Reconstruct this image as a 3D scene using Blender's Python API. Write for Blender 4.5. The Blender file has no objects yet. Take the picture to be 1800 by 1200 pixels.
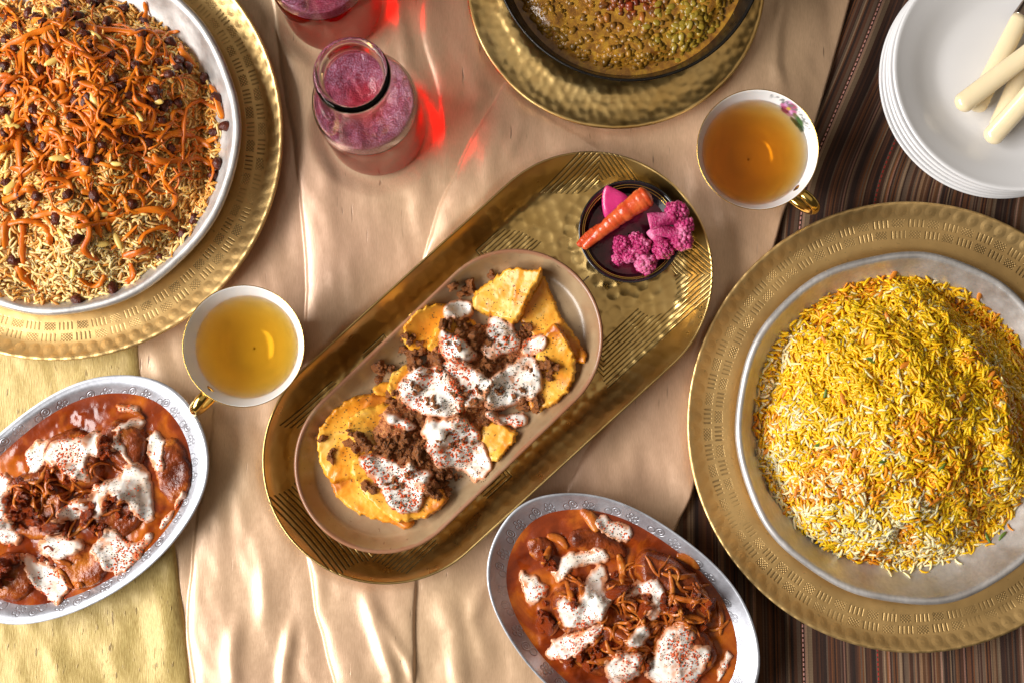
import bpy, math, random
import numpy as np
from mathutils import Vector, Matrix

R = math.radians
rng = np.random.default_rng(7)
random.seed(7)
scene = bpy.context.scene
col = scene.collection

# ------------------------------------------------------------------ camera, light, exposure
CAM = np.array([0.0, -0.05, 0.93])
FOCAL = 44.7
TH = math.atan2(0.05, 0.93)
cd = bpy.data.cameras.new("camera")
cam = bpy.data.objects.new("camera", cd)
col.objects.link(cam)
cam.location = CAM
cam.rotation_euler = (TH, 0, 0)
cd.lens = FOCAL
cd.sensor_width = 36
cd.clip_start = 0.02
cd.clip_end = 50
cd.dof.use_dof = True
cd.dof.focus_distance = 0.895
cd.dof.aperture_fstop = 7.1
scene.camera = cam

world = bpy.data.worlds.new("World")
scene.world = world
world.use_nodes = True
wb = world.node_tree.nodes["Background"]
wb.inputs[0].default_value = (1.0, 0.80, 0.62, 1)
wb.inputs[1].default_value = 0.05


def area(name, loc, target, sx, sy, power, color):
    ld = bpy.data.lights.new(name, 'AREA')
    ld.shape = 'RECTANGLE'
    ld.size, ld.size_y = sx, sy
    ld.energy = power
    ld.color = color
    o = bpy.data.objects.new(name, ld)
    col.objects.link(o)
    o.location = loc
    d = Vector(target) - Vector(loc)
    o.rotation_euler = d.to_track_quat('-Z', 'Y').to_euler()
    return o


area("window_light", (-1.90, -0.32, 1.52), (0.0, 0.0, 0.02), 2.40, 1.00, 150, (1.0, 0.975, 0.945))
area("overhead_fill", (0.3, 0.5, 2.3), (0, 0, 0), 3.0, 2.6, 9.5, (1.0, 0.86, 0.70))  # added soft fill for overhead bounce, gives the metals an even reflection
scene.view_settings.view_transform = 'Standard'
scene.view_settings.look = 'None'
scene.view_settings.exposure = -0.12
scene.view_settings.gamma = 1.0
scene.cycles.use_denoising = True
scene.cycles.max_bounces = 12
scene.cycles.transmission_bounces = 10
scene.cycles.sample_clamp_indirect = 6.0
scene.cycles.blur_glossy = 0.5


# ------------------------------------------------------------------ measuring helpers
def P(px, py, z=0.0):
    """point of the table scene seen at photo position (px,py), at height z"""
    a = (np.asarray(px, float) - 900) / 1800 * 36 / FOCAL
    b = (600 - np.asarray(py, float)) / 1800 * 36 / FOCAL
    dy = math.sin(TH) + b * math.cos(TH)
    dz = -math.cos(TH) + b * math.sin(TH)
    t = (z - CAM[2]) / dz
    return CAM[0] + a * t, CAM[1] + dy * t


def L(px, z=0.0):
    return px / 2235.0 * (0.93 - z)


def lin(r, g, b):
    def f(c):
        c = c / 255
        return c / 12.92 if c <= 0.04045 else ((c + 0.055) / 1.055) ** 2.4
    return (f(r), f(g), f(b), 1.0)


PERM = rng.random((256, 256))


def vnoise(x, y, seed=0):
    x = np.asarray(x, float) + seed * 17.31
    y = np.asarray(y, float) + seed * 9.17
    xi = np.floor(x).astype(int)
    yi = np.floor(y).astype(int)
    fx = x - xi
    fy = y - yi
    fx = fx * fx * (3 - 2 * fx)
    fy = fy * fy * (3 - 2 * fy)
    g = lambda a, b: PERM[a & 255, b & 255]
    return (g(xi, yi) * (1 - fx) + g(xi + 1, yi) * fx) * (1 - fy) + (g(xi, yi + 1) * (1 - fx) + g(xi + 1, yi + 1) * fx) * fy


def fbm(x, y, seed=0, o=3):
    s = 0
    a = 0.5
    n = 0
    for i in range(o):
        s = s + a * vnoise(np.asarray(x) * 2 ** i, np.asarray(y) * 2 ** i, seed + i * 3)
        n += a
        a *= 0.5
    return s / n


def sstep(a, b, x):
    t = np.clip((x - a) / (b - a), 0, 1)
    return t * t * (3 - 2 * t)


def dents(x, y, sp, seed=0, jit=0.35):
    """distance to nearest of a jittered lattice of hammer blows, in units of spacing"""
    gx = x / sp
    gy = y / sp
    best = np.full(np.shape(gx), 9.0)
    xi = np.floor(gx).astype(int)
    yi = np.floor(gy).astype(int)
    for dx in (-1, 0, 1):
        for dy in (-1, 0, 1):
            a = xi + dx
            b = yi + dy
            cx = a + 0.5 + (PERM[(a + seed) & 255, b & 255] - 0.5) * 2 * jit + 0.5 * (b & 1)
            cy = b + 0.5 + (PERM[a & 255, (b + 91 + seed) & 255] - 0.5) * 2 * jit
            best = np.minimum(best, np.hypot(gx - cx, gy - cy))
    return best


def catmull(pts, n):
    p = np.array(pts, float)
    d = np.r_[0, np.cumsum(np.hypot(*np.diff(p, axis=0).T))]
    t = np.linspace(0, d[-1], n)
    k = np.clip(np.searchsorted(d, t, side='right') - 1, 0, len(p) - 2)
    u = (t - d[k]) / (d[k + 1] - d[k])
    m = np.zeros_like(p)
    m[1:-1] = (p[2:] - p[:-2]) / (d[2:] - d[:-2])[:, None]
    m[0] = (p[1] - p[0]) / (d[1] - d[0])
    m[-1] = (p[-1] - p[-2]) / (d[-1] - d[-2])
    h = (d[k + 1] - d[k])[:, None]
    u = u[:, None]
    return (2 * u**3 - 3 * u**2 + 1) * p[k] + (u**3 - 2 * u**2 + u) * h * m[k] + (-2 * u**3 + 3 * u**2) * p[k + 1] + (u**3 - u**2) * h * m[k + 1]


def chaikin(p, it=2):
    p = np.array(p, float)
    for _ in range(it):
        q = np.roll(p, -1, 0)
        p = np.stack([0.75 * p + 0.25 * q, 0.25 * p + 0.75 * q], 1).reshape(-1, 2)
    return p


def sdf_poly(x, y, poly):
    """signed distance, positive inside"""
    sh = np.shape(x)
    x = np.ravel(x)
    y = np.ravel(y)
    d = np.full(x.shape, 1e9)
    ins = np.zeros(x.shape, bool)
    n = len(poly)
    for i in range(n):
        ax, ay = poly[i]
        bx, by = poly[(i + 1) % n]
        vx, vy = bx - ax, by - ay
        t = np.clip(((x - ax) * vx + (y - ay) * vy) / (vx * vx + vy * vy + 1e-18), 0, 1)
        d = np.minimum(d, np.hypot(x - ax - t * vx, y - ay - t * vy))
        c = (ay > y) != (by > y)
        with np.errstate(divide='ignore', invalid='ignore'):
            xx = (bx - ax) * (y - ay) / (by - ay + 1e-30) + ax
        ins ^= c & (x < xx)
    return np.where(ins, d, -d).reshape(sh)


# ------------------------------------------------------------------ mesh helpers
def make_mesh(name, v, faces, smooth=True, attr=None, uv=None):
    v = np.asarray(v, np.float32).reshape(-1, 3)
    if not isinstance(faces, list):
        faces = [faces]
    faces = [np.asarray(f, np.int32) for f in faces if len(f)]
    me = bpy.data.meshes.new(name)
    me.vertices.add(len(v))
    me.vertices.foreach_set("co", v.ravel())
    lv = np.concatenate([f.ravel() for f in faces])
    tot = np.concatenate([np.full(len(f), f.shape[1], np.int32) for f in faces])
    st = np.r_[0, np.cumsum(tot)[:-1]].astype(np.int32)
    me.loops.add(len(lv))
    me.loops.foreach_set("vertex_index", lv)
    me.polygons.add(len(tot))
    me.polygons.foreach_set("loop_start", st)
    me.polygons.foreach_set("loop_total", tot)
    me.polygons.foreach_set("use_smooth", np.full(len(tot), smooth, bool))
    if uv is not None:
        u = me.uv_layers.new(name="UVMap")
        u.data.foreach_set("uv", np.asarray(uv, np.float32)[lv].ravel())
    me.update(calc_edges=True)
    if attr is not None:
        a = me.color_attributes.new("Col", 'FLOAT_COLOR', 'POINT')
        c = np.ones((len(v), 4), np.float32)
        c[:, :np.asarray(attr).shape[1]] = attr
        a.data.foreach_set("color", c.ravel())
    return me


def obj(name, me, mat=None, parent=None, loc=None, rot=None, label=None, cat=None, group=None, kind=None):
    o = bpy.data.objects.new(name, me)
    col.objects.link(o)
    mat = getattr(mat, "m", mat)
    if mat is not None and me is not None and not me.materials:
        me.materials.append(mat)
    if parent is not None:
        o.parent = parent
    if loc is not None:
        o.location = loc
    if rot is not None:
        o.rotation_euler = rot
    tag(o, label, cat, group, kind)
    return o


def tag(o, label=None, cat=None, group=None, kind=None):
    for k, v in (("label", label), ("category", cat), ("group", group), ("kind", kind)):
        if v:
            o[k] = v
    return o


def empty(name, loc, label, cat, group=None, rz=0):
    return obj(name, None, loc=loc, rot=(0, 0, rz), label=label, cat=cat, group=group)


def gridfaces(nu, nv, wrap_v=True):
    """nu rows by nv columns"""
    i = np.arange(nu - 1)[:, None]
    j = np.arange(nv if wrap_v else nv - 1)[None, :]
    j2 = (j + 1) % nv
    a = i * nv + j
    b = i * nv + j2
    c = (i + 1) * nv + j2
    d = (i + 1) * nv + j
    return np.stack([a, b, c, d], -1).reshape(-1, 4)


def lathe(prof, nseg, mod=None):
    prof = np.asarray(prof, float)
    th = np.linspace(0, 2 * math.pi, nseg, endpoint=False)
    r = np.repeat(prof[:, 0:1], nseg, 1)
    z = np.repeat(prof[:, 1:2], nseg, 1)
    t = np.repeat(th[None], len(prof), 0)
    if mod:
        r, z = mod(r, z, t)
    v = np.stack([r * np.cos(t), r * np.sin(t), z], -1).reshape(-1, 3)
    return v, gridfaces(len(prof), nseg)


def loft(contour, prof, mod=None):
    """contour(s)->(n,2) closed outline for each profile (s,z)"""
    rows = []
    for s, z in prof:
        c = contour(s)
        rows.append(np.c_[c, np.full(len(c), z)])
    v = np.array(rows)
    if mod:
        v = mod(v)
    return v.reshape(-1, 3), gridfaces(len(prof), v.shape[1])


def tube(path, rad, ns=8, flat=1.0, up=(0, 0, 1), cap=True):
    p = np.asarray(path, float)
    n = len(p)
    rad = np.broadcast_to(np.asarray(rad, float), (n,))
    t = np.gradient(p, axis=0)
    t /= np.linalg.norm(t, axis=1)[:, None] + 1e-12
    up = np.broadcast_to(np.asarray(up, float), (n, 3))
    s = np.cross(t, up)
    s /= np.linalg.norm(s, axis=1)[:, None] + 1e-12
    w = np.cross(s, t)
    a = np.linspace(0, 2 * math.pi, ns, endpoint=False)
    v = p[:, None] + rad[:, None, None] * (np.cos(a)[None, :, None] * s[:, None] + flat * np.sin(a)[None, :, None] * w[:, None])
    v = v.reshape(-1, 3)
    f = [gridfaces(n, ns)]
    if cap:
        v = np.r_[v, p[:1], p[-1:]]
        k = np.arange(ns)
        k2 = (k + 1) % ns
        f.append(np.c_[k2, k, np.full(ns, n * ns)])
        f.append(np.c_[(n - 1) * ns + k, (n - 1) * ns + k2, np.full(ns, n * ns + 1)])
    return v, f


def merge(parts):
    vs, fs, o = [], [], 0
    for v, f in parts:
        vs.append(np.asarray(v))
        for q in (f if isinstance(f, list) else [f]):
            fs.append(np.asarray(q) + o)
        o += len(v)
    return np.concatenate(vs), fs


def ico(sub):
    import bmesh
    bm = bmesh.new()
    bmesh.ops.create_icosphere(bm, subdivisions=sub, radius=1.0)
    bm.verts.ensure_lookup_table()
    v = np.array([q.co[:] for q in bm.verts])
    f = np.array([[w.index for w in q.verts] for q in bm.faces])
    bm.free()
    return v, f


ICO1, ICO2, ICO3 = ico(1), ico(2), ico(3)


def lumpy(base, amp, freq, seed):
    v, f = base
    n = (vnoise(v[:, 0] * freq + 3, v[:, 1] * freq + v[:, 2] * freq * 0.7, seed) + vnoise(v[:, 2] * freq + 7, v[:, 0] * freq - v[:, 1] * freq * 0.6, seed + 5)) - 1
    return v * (1 + amp * n)[:, None], f


# ------------------------------------------------------------------ material helpers
class M:
    def __init__(s, name):
        s.m = bpy.data.materials.new(name)
        s.m.use_nodes = True
        s.t = s.m.node_tree
        s.bs = s.t.nodes["Principled BSDF"]
        s.out = s.t.nodes["Material Output"]
        s._co = None

    def n(s, typ, ins=None, out=0, **props):
        nd = s.t.nodes.new(typ)
        for k, v in props.items():
            setattr(nd, k, v)
        for k, v in (ins or {}).items():
            s.set(nd.inputs[k], v)
        return nd.outputs[out]

    def set(s, sock, v):
        if isinstance(v, bpy.types.NodeSocket):
            s.t.links.new(v, sock)
        else:
            sock.default_value = v

    def p(s, **kw):
        names = dict(color='Base Color', rough='Roughness', metal='Metallic', spec='Specular IOR Level', ior='IOR', trans='Transmission Weight', coat='Coat Weight', coatr='Coat Roughness', sheen='Sheen Weight', sheenr='Sheen Roughness', sss='Subsurface Weight', sssr='Subsurface Radius', ssss='Subsurface Scale', normal='Normal', aniso='Anisotropic', tangent='Tangent', sheentint='Sheen Tint')
        for k, v in kw.items():
            s.set(s.bs.inputs[names[k]], v)
        return s

    def ma(s, op, a, b=0.0, c=None):
        ins = {0: a, 1: b}
        if c is not None:
            ins[2] = c
        return s.n('ShaderNodeMath', ins, operation=op)

    def co(s, kind='Object'):
        return s.n('ShaderNodeTexCoord', out=kind)

    def noise(s, scale, detail=3, co=None, rough=0.55, out=0, dist=0.0):
        return s.n('ShaderNodeTexNoise', {'Vector': co if co is not None else s.co(), 'Scale': scale, 'Detail': detail, 'Roughness': rough, 'Distortion': dist}, out=out)

    def ramp(s, fac, stops, interp='LINEAR'):
        nd = s.t.nodes.new('ShaderNodeValToRGB')
        cr = nd.color_ramp
        cr.interpolation = interp
        while len(cr.elements) < len(stops):
            cr.elements.new(0.5)
        for e, (p, c) in zip(cr.elements, stops):
            e.position = p
            e.color = c if len(c) == 4 else (*c, 1)
        s.set(nd.inputs[0], fac)
        return nd.outputs[0]

    def mix(s, fac, a, b, blend='MIX'):
        nd = s.t.nodes.new('ShaderNodeMix')
        nd.data_type = 'RGBA'
        nd.blend_type = blend
        s.set(nd.inputs[0], fac)
        s.set(nd.inputs[6], a)
        s.set(nd.inputs[7], b)
        return nd.outputs[2]

    def bump(s, h, strength=0.3, dist=0.001, normal=None):
        ins = {'Height': h, 'Strength': strength, 'Distance': dist}
        if normal is not None:
            ins['Normal'] = normal
        return s.n('ShaderNodeBump', ins)

    def xyz(s, v):
        nd = s.t.nodes.new('ShaderNodeSeparateXYZ')
        s.set(nd.inputs[0], v)
        return nd.outputs

    def attr(s):
        return s.n('ShaderNodeVertexColor', layer_name="Col")

    def mapr(s, v, a, b, c=0.0, d=1.0):
        return s.n('ShaderNodeMapRange', {0: v, 1: a, 2: b, 3: c, 4: d})


def simple(name, color, rough=0.4, metal=0.0, var=0.12, nscale=40, bump=0.0, bscale=300, **kw):
    m = M(name)
    n = m.noise(nscale, 4)
    c = m.mix(m.mapr(n, 0.3, 0.7), tuple(x * (1 - var) for x in color[:3]) + (1,), tuple(min(1, x * (1 + var)) for x in color[:3]) + (1,))
    m.p(color=c, rough=m.mapr(m.noise(nscale * 1.7, 3), 0.3, 0.7, rough * 0.85, rough * 1.2), metal=metal, **kw)
    if bump:
        m.p(normal=m.bump(m.noise(bscale, 3), bump, 0.001))
    return m.m


def brass_mat(name, color, r_in, r_out, rough=0.3, dark=0.35):
    """punched brass: two rows of bar groups and cross-hatched patches between r_in and r_out, ring of dots outside"""
    m = M(name)
    x, y, z = m.xyz(m.co())
    r = m.ma('SQRT', m.ma('ADD', m.ma('MULTIPLY', x, x), m.ma('MULTIPLY', y, y)))
    a = m.ma('DIVIDE', m.ma('ARCTAN2', y, x), 2 * math.pi)
    a = m.ma('ADD', a, m.ma('MULTIPLY', m.ma('SUBTRACT', m.noise(9, 1), 0.5), 0.006))
    rr = m.ma('ADD', r, m.ma('MULTIPLY', m.ma('SUBTRACT', m.noise(14, 1), 0.5), 0.003))
    tot = None
    span = (r_out - r_in) / 2
    NG = 36

    def between(v, lo, hi, s=0.00035):
        return m.ma('MULTIPLY', m.n('ShaderNodeMapRange', {0: v, 1: lo - s, 2: lo + s}), m.n('ShaderNodeMapRange', {0: v, 1: hi + s, 2: hi - s}))
    for k in range(2):
        lo = r_in + k * span
        ga = m.ma('FRACT', m.ma('ADD', m.ma('MULTIPLY', a, NG), 0.5 * k + 4))
        bars_f = m.ma('FRACT', m.ma('MULTIPLY', ga, 8.0))
        bars = m.n('ShaderNodeMapRange', {0: m.ma('ABSOLUTE', m.ma('SUBTRACT', bars_f, 0.5)), 1: 0.24, 2: 0.12})
        bars = m.ma('MULTIPLY', bars, m.ma('LESS_THAN', ga, 0.5))
        # cross-hatch
        q = m.ma('MULTIPLY', ga, 11.0)
        w = m.ma('MULTIPLY', m.ma('SUBTRACT', rr, lo), 11.0 / (2 * math.pi * r_in / NG))
        h1 = m.ma('ABSOLUTE', m.ma('SUBTRACT', m.ma('FRACT', m.ma('ADD', q, w)), 0.5))
        h2 = m.ma('ABSOLUTE', m.ma('SUBTRACT', m.ma('FRACT', m.ma('ADD', m.ma('SUBTRACT', q, w), 20.0)), 0.5))
        hat = m.n('ShaderNodeMapRange', {0: m.ma('MINIMUM', h1, h2), 1: 0.24, 2: 0.1})
        inside = m.ma('LESS_THAN', m.ma('ABSOLUTE', m.ma('SUBTRACT', ga, 0.76)), 0.17)
        hat = m.ma('MULTIPLY', hat, inside)
        g = m.ma('MULTIPLY', m.ma('ADD', bars, hat), between(rr, lo + span * 0.16, lo + span * 0.84))
        tot = g if tot is None else m.ma('ADD', tot, g)
    wear = m.mapr(m.noise(26, 3), 0.35, 0.62, 0.12, 1.0)
    tot = m.ma('MULTIPLY', m.ma('MINIMUM', tot, 1.0), wear)
    # embossed dots outside the rows
    da = m.ma('SUBTRACT', m.ma('FRACT', m.ma('MULTIPLY', a, 92.0)), 0.5)
    dots = None
    for k in range(2):
        rc = r_out + 0.0045 + k * 0.0075
        dd = m.ma('SUBTRACT', m.ma('FRACT', m.ma('ADD', m.ma('MULTIPLY', a, 92.0), 0.5 * k)), 0.5)
        ex = m.ma('MULTIPLY', dd, 2 * math.pi * rc / 92)
        ey = m.ma('SUBTRACT', rr, rc)
        d = m.ma('SQRT', m.ma('ADD', m.ma('MULTIPLY', ex, ex), m.ma('MULTIPLY', ey, ey)))
        e = m.n('ShaderNodeMapRange', {0: d, 1: 0.0042, 2: 0.0015})
        dots = e if dots is None else m.ma('MAXIMUM', dots, e)
    h = m.ma('SUBTRACT', m.ma('MULTIPLY', dots, 0.9), m.ma('MULTIPLY', tot, 1.0))
    h = m.ma('ADD', h, m.ma('MULTIPLY', m.noise(120, 3), 0.25))
    base = m.mix(m.mapr(m.noise(18, 5), 0.3, 0.72), color, tuple(c * 0.74 for c in color[:3]) + (1,))
    speck = m.mapr(m.noise(240, 2), 0.66, 0.74)
    base = m.mix(m.ma('MULTIPLY', speck, 0.35), base, (0.10, 0.07, 0.035, 1))
    c = m.mix(m.ma('MULTIPLY', tot, 1 - dark), base, (0.035, 0.024, 0.012, 1))
    m.p(color=c, metal=0.92, rough=m.ma('ADD', m.mapr(m.noise(30, 4), 0.3, 0.7, rough * 0.8, rough * 1.25), m.ma('MULTIPLY', tot, 0.25)), normal=m.bump(h, 0.55, 0.0006))
    return m.m


def silver_mat(name, tint=(0.78, 0.77, 0.77), rough=0.3, emb=None, metal=0.9):
    m = M(name)
    n = m.noise(32, 5)
    c = m.mix(m.mapr(n, 0.3, 0.72), (*tint, 1), tuple(t * 0.66 for t in tint) + (1,))
    sc = m.mapr(m.noise(420, 2, co=m.n('ShaderNodeMapping', {'Vector': m.co(), 'Scale': (1, 0.25, 1)})), 0.35, 0.75)
    c = m.mix(m.ma('MULTIPLY', sc, 0.35), c, tuple(t * 0.45 for t in tint) + (1,))
    h = m.ma('ADD', m.ma('MULTIPLY', m.noise(90, 3), 0.6), m.ma('MULTIPLY', m.noise(600, 2), 0.1))
    m.p(color=c, metal=metal, rough=m.mapr(m.noise(55, 4), 0.3, 0.7, rough * 0.8, rough * 1.5))
    if emb:
        a_, b_ = emb
        x, y, z = m.xyz(m.co())
        u = m.ma('DIVIDE', x, a_)
        v = m.ma('DIVIDE', y, b_)
        s = m.ma('SQRT', m.ma('ADD', m.ma('MULTIPLY', u, u), m.ma('MULTIPLY', v, v)))
        band = m.ma('MULTIPLY', m.n('ShaderNodeMapRange', {0: s, 1: 0.82, 2: 0.845}), m.n('ShaderNodeMapRange', {0: s, 1: 0.955, 2: 0.93}))
        an = m.ma('DIVIDE', m.ma('ARCTAN2', v, u), 2 * math.pi)
        NF = 17
        f = m.ma('FRACT', m.ma('ADD', m.ma('MULTIPLY', an, NF), 5))
        tot = None
        # one flower (six rings) and two scrolls in each repeat
        per = 2 * math.pi * 0.5 * (a_ + b_) * 0.89 / NF
        kk = 0.5 * (a_ + b_)
        ly = m.ma('MULTIPLY', m.ma('SUBTRACT', s, 0.887), kk)
        items = [(0.25 + 0.0028 / per * math.cos(q) * 1.0, 0.0028 * math.sin(q), 0.0013) for q in np.linspace(0, 2 * math.pi, 6)[:-1]]
        items += [(0.25, 0, 0.001), (0.62, 0.001, 0.0028), (0.80, -0.001, 0.0023), (0.62, 0.001, 0.0012)]
        for cx, cy, rad in items:
            ex = m.ma('MULTIPLY', m.ma('SUBTRACT', f, cx), per)
            ey = m.ma('SUBTRACT', ly, cy)
            d = m.ma('SQRT', m.ma('ADD', m.ma('MULTIPLY', ex, ex), m.ma('MULTIPLY', ey, ey)))
            e = m.n('ShaderNodeMapRange', {0: m.ma('ABSOLUTE', m.ma('SUBTRACT', d, rad)), 1: 0.0006, 2: 0.0002})
            tot = e if tot is None else m.ma('MAXIMUM', tot, e)
        tot = m.ma('MULTIPLY', tot, m.mapr(m.noise(40, 1), 0.3, 0.55, 0.3, 1.0))
        h = m.ma('SUBTRACT', h, m.ma('MULTIPLY', tot, 1.5))
        c = m.mix(m.ma('MULTIPLY', tot, 0.32), c, (0.12, 0.115, 0.12, 1))
        m.p(color=c)
    m.p(normal=m.bump(h, 0.5, 0.0006))
    return m.m


def attr_mat(name, rough=0.4, var=0.15, nscale=200, bump=0.2, bscale=500, **kw):
    m = M(name)
    c = m.mix(m.mapr(m.noise(nscale, 3), 0.3, 0.7, 0, var * 2), m.attr(), (0, 0, 0, 1))
    m.p(color=c, rough=rough, **kw)
    if bump:
        m.p(normal=m.bump(m.noise(bscale, 3), bump, 0.0006))
    return m.m


def liquid_mat(name, c, density, rough=0.0):
    m = M(name)
    m.p(color=(1, 1, 1, 1), trans=1.0, rough=rough, ior=1.33)
    v = m.n('ShaderNodeVolumeAbsorption', {'Color': (*c, 1), 'Density': density})
    m.t.links.new(v, m.out.inputs['Volume'])
    return m.m


# ------------------------------------------------------------------ the cloths
def footprint_mask(x, y, items):
    k = np.zeros(np.shape(x))
    for cx, cy, r0, r1 in items:
        k = np.maximum(k, 1 - sstep(r0, r1, np.hypot(x - cx, y - cy)))
    return k


def px_c(px, py, z):
    a, b = P(px, py, z)
    return float(a), float(b)


CL = px_c(105, 240, 0.02)       # left charger
CR = px_c(1604, 747, 0.02)      # right charger
CS = px_c(1083, -35, 0.02)      # soup charger
T1, T2 = px_c(678, 807, 0.03), px_c(1038, 480, 0.03)   # tray cap centres
DISH1, DISH2 = px_c(125, 880, 0.03), px_c(1092, 1082, 0.03)
CUP1, CUP2 = px_c(428, 608, 0.055), px_c(1332, 263, 0.055)
BOT1, BOT2 = px_c(664, 228, 0.0), px_c(588, 12, 0.0)
PLT = px_c(1760, 139, 0.022)

FEET = [(CL[0], CL[1], L(340), L(400)), (CR[0], CR[1], L(340), L(400)), (CS[0], CS[1], L(215), L(270)),
        (DISH1[0], DISH1[1], L(150), L(205)), (DISH2[0], DISH2[1], L(150), L(205)),
        (CUP1[0], CUP1[1], L(55), L(95)), (CUP2[0], CUP2[1], L(55), L(95)),
        (BOT1[0], BOT1[1], L(86), L(125)), (BOT2[0], BOT2[1], L(86), L(125)), (PLT[0], PLT[1], L(130), L(220))]
for t in np.linspace(0, 1, 6):
    FEET.append((T1[0] + (T2[0] - T1[0]) * t, T1[1] + (T2[1] - T1[1]) * t, L(185), L(235)))


def fold(x, y, line, amp, w, tail, fade=0.03, left=False):
    """overlapped fold: sharp rise across the line (left to right), slow fall behind it"""
    pts = np.array([px_c(a, b, 0.006) for a, b in line])
    pts = catmull(pts, 14)
    best = np.full(x.shape, 1e9)
    sg = np.zeros(x.shape)
    along = np.zeros(x.shape)
    acc = 0
    for i in range(len(pts) - 1):
        a = pts[i]
        b = pts[i + 1]
        v = b - a
        ln = np.hypot(*v)
        t = np.clip(((x - a[0]) * v[0] + (y - a[1]) * v[1]) / ln**2, 0, 1)
        dx = x - a[0] - t * v[0]
        dy = y - a[1] - t * v[1]
        d = np.hypot(dx, dy)
        s = (v[0] * dy - v[1] * dx) / ln
        k = d < best
        best = np.where(k, d, best)
        sg = np.where(k, np.where(s >= 0, 1, -1), sg)
        along = np.where(k, acc + t * ln, along)
        acc += ln
    s = best * sg
    if left:
        s = -s
    e = sstep(-0.25 * fade, fade, along) * sstep(-0.25 * fade, fade, acc - along)
    sp = np.clip(s, 0, None)
    return e * (amp * sstep(-0.0009, 0.0009, s) + 0.55 * w * (1 - np.exp(-sp / w))) * np.exp(-sp / tail)


def ridge(x, y, line, amp, w, fade=0.03):
    pts = np.array([px_c(a, b, 0.006) for a, b in line])
    best = np.full(x.shape, 1e9)
    along = np.zeros(x.shape)
    acc = 0
    for i in range(len(pts) - 1):
        a, b = pts[i], pts[i + 1]
        v = b - a
        ln = np.hypot(*v)
        t = np.clip(((x - a[0]) * v[0] + (y - a[1]) * v[1]) / ln**2, 0, 1)
        d = np.hypot(x - a[0] - t * v[0], y - a[1] - t * v[1])
        k = d < best
        best = np.where(k, d, best)
        along = np.where(k, acc + t * ln, along)
        acc += ln
    e = sstep(0, fade, along) * sstep(0, fade, acc - along)
    return 0.8 * amp * e * np.exp(-(best / w) ** 2)


Z_SAT, Z_SILK = 0.0045, 0.0078


def satin_z(x, y):
    h = np.zeros(x.shape)
    x, y, xo, yo = x + 0.0075 * (fbm(x * 14, y * 17, 31, 3) - 0.5), y + 0.010 * (fbm(x * 11, y * 13, 47, 3) - 0.5), x, y
    # (line in the photo, height, edge half-width, tail)
    h += fold(x, y, [(470, -60), (484, 30), (502, 130), (520, 260), (534, 400), (539, 500), (536, 600), (530, 680)], 0.0018, 0.0095, 0.06)
    h += fold(x, y, [(745, -40), (742, 60), (765, 150), (775, 260)], 0.0002, 0.005, 0.03)
    h += fold(x, y, [(905, 120), (872, 168), (828, 245), (792, 320), (762, 400), (738, 465), (700, 560)], 0.0020, 0.0135, 0.07)
    h += fold(x, y, [(372, 740), (364, 820), (350, 900), (340, 990), (334, 1090), (338, 1180), (345, 1260)], 0.0018, 0.0105, 0.05)
    h += fold(x, y, [(530, 930), (546, 1000), (560, 1070), (578, 1140), (597, 1240)], 0.0016, 0.0075, 0.04)
    h += fold(x, y, [(727, 950), (727, 1020), (729, 1100), (731, 1250)], 0.0022, 0.0040, 0.03, left=True)
    h += ridge(x, y, [(520, 1060), (508, 1140), (480, 1260)], 0.0032, 0.0055)
    h += ridge(x, y, [(430, 1060), (412, 1150), (400, 1260)], 0.0028, 0.006)
    h += ridge(x, y, [(455, 960), (470, 1060), (462, 1130)], 0.0018, 0.006)
    h += ridge(x, y, [(640, 1010), (660, 1090), (690, 1180), (700, 1260)], 0.004, 0.006)
    h += ridge(x, y, [(655, 1060), (715, 1150), (760, 1260)], 0.002, 0.004)
    h += ridge(x, y, [(760, 1020), (800, 1100), (815, 1200), (860, 1260)], 0.003, 0.008)
    h += ridge(x, y, [(850, 985), (830, 1080), (870, 1190)], 0.003, 0.007)
    h += fold(x, y, [(1090, 700), (1040, 775), (1003, 840), (990, 900)], 0.0004, 0.0060, 0.03)
    h += ridge(x, y, [(1150, 700), (1110, 800), (1100, 900)], 0.0022, 0.010)
    h += ridge(x, y, [(1375, -40), (1366, 40), (1362, 110), (1385, 190)], 0.0035, 0.006)
    h += ridge(x, y, [(1440, -30), (1405, 110), (1390, 180)], 0.0018, 0.011)
    h += ridge(x, y, [(880, 200), (850, 330), (830, 420)], 0.002, 0.008)
    h += ridge(x, y, [(930, 190), (900, 260), (880, 320)], 0.0018, 0.005)
    h += ridge(x, y, [(700, 300), (740, 350), (720, 420)], 0.0012, 0.008)
    h += ridge(x, y, [(560, 120), (575, 330), (590, 560)], 0.0014, 0.007)
    h += ridge(x, y, [(690, -20), (720, 120), (790, 260)], 0.0020, 0.006)
    h += ridge(x, y, [(800, 40), (840, 160), (800, 260)], 0.0018, 0.008)
    h += ridge(x, y, [(260, 600), (300, 700), (350, 760)], 0.002, 0.008)
    wr = fbm(x * 26 + y * 3, y * 9, 3, 3) - 0.5
    fine = fbm(x * 70 + y * 12, y * 30, 8, 2) - 0.5
    h += 0.0058 * wr + 0.0014 * fine
    k = footprint_mask(xo, yo, FEET)
    h = h * (1 - k) - 0.0008 * k
    return Z_SAT + np.maximum(h, -0.0015)


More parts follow.
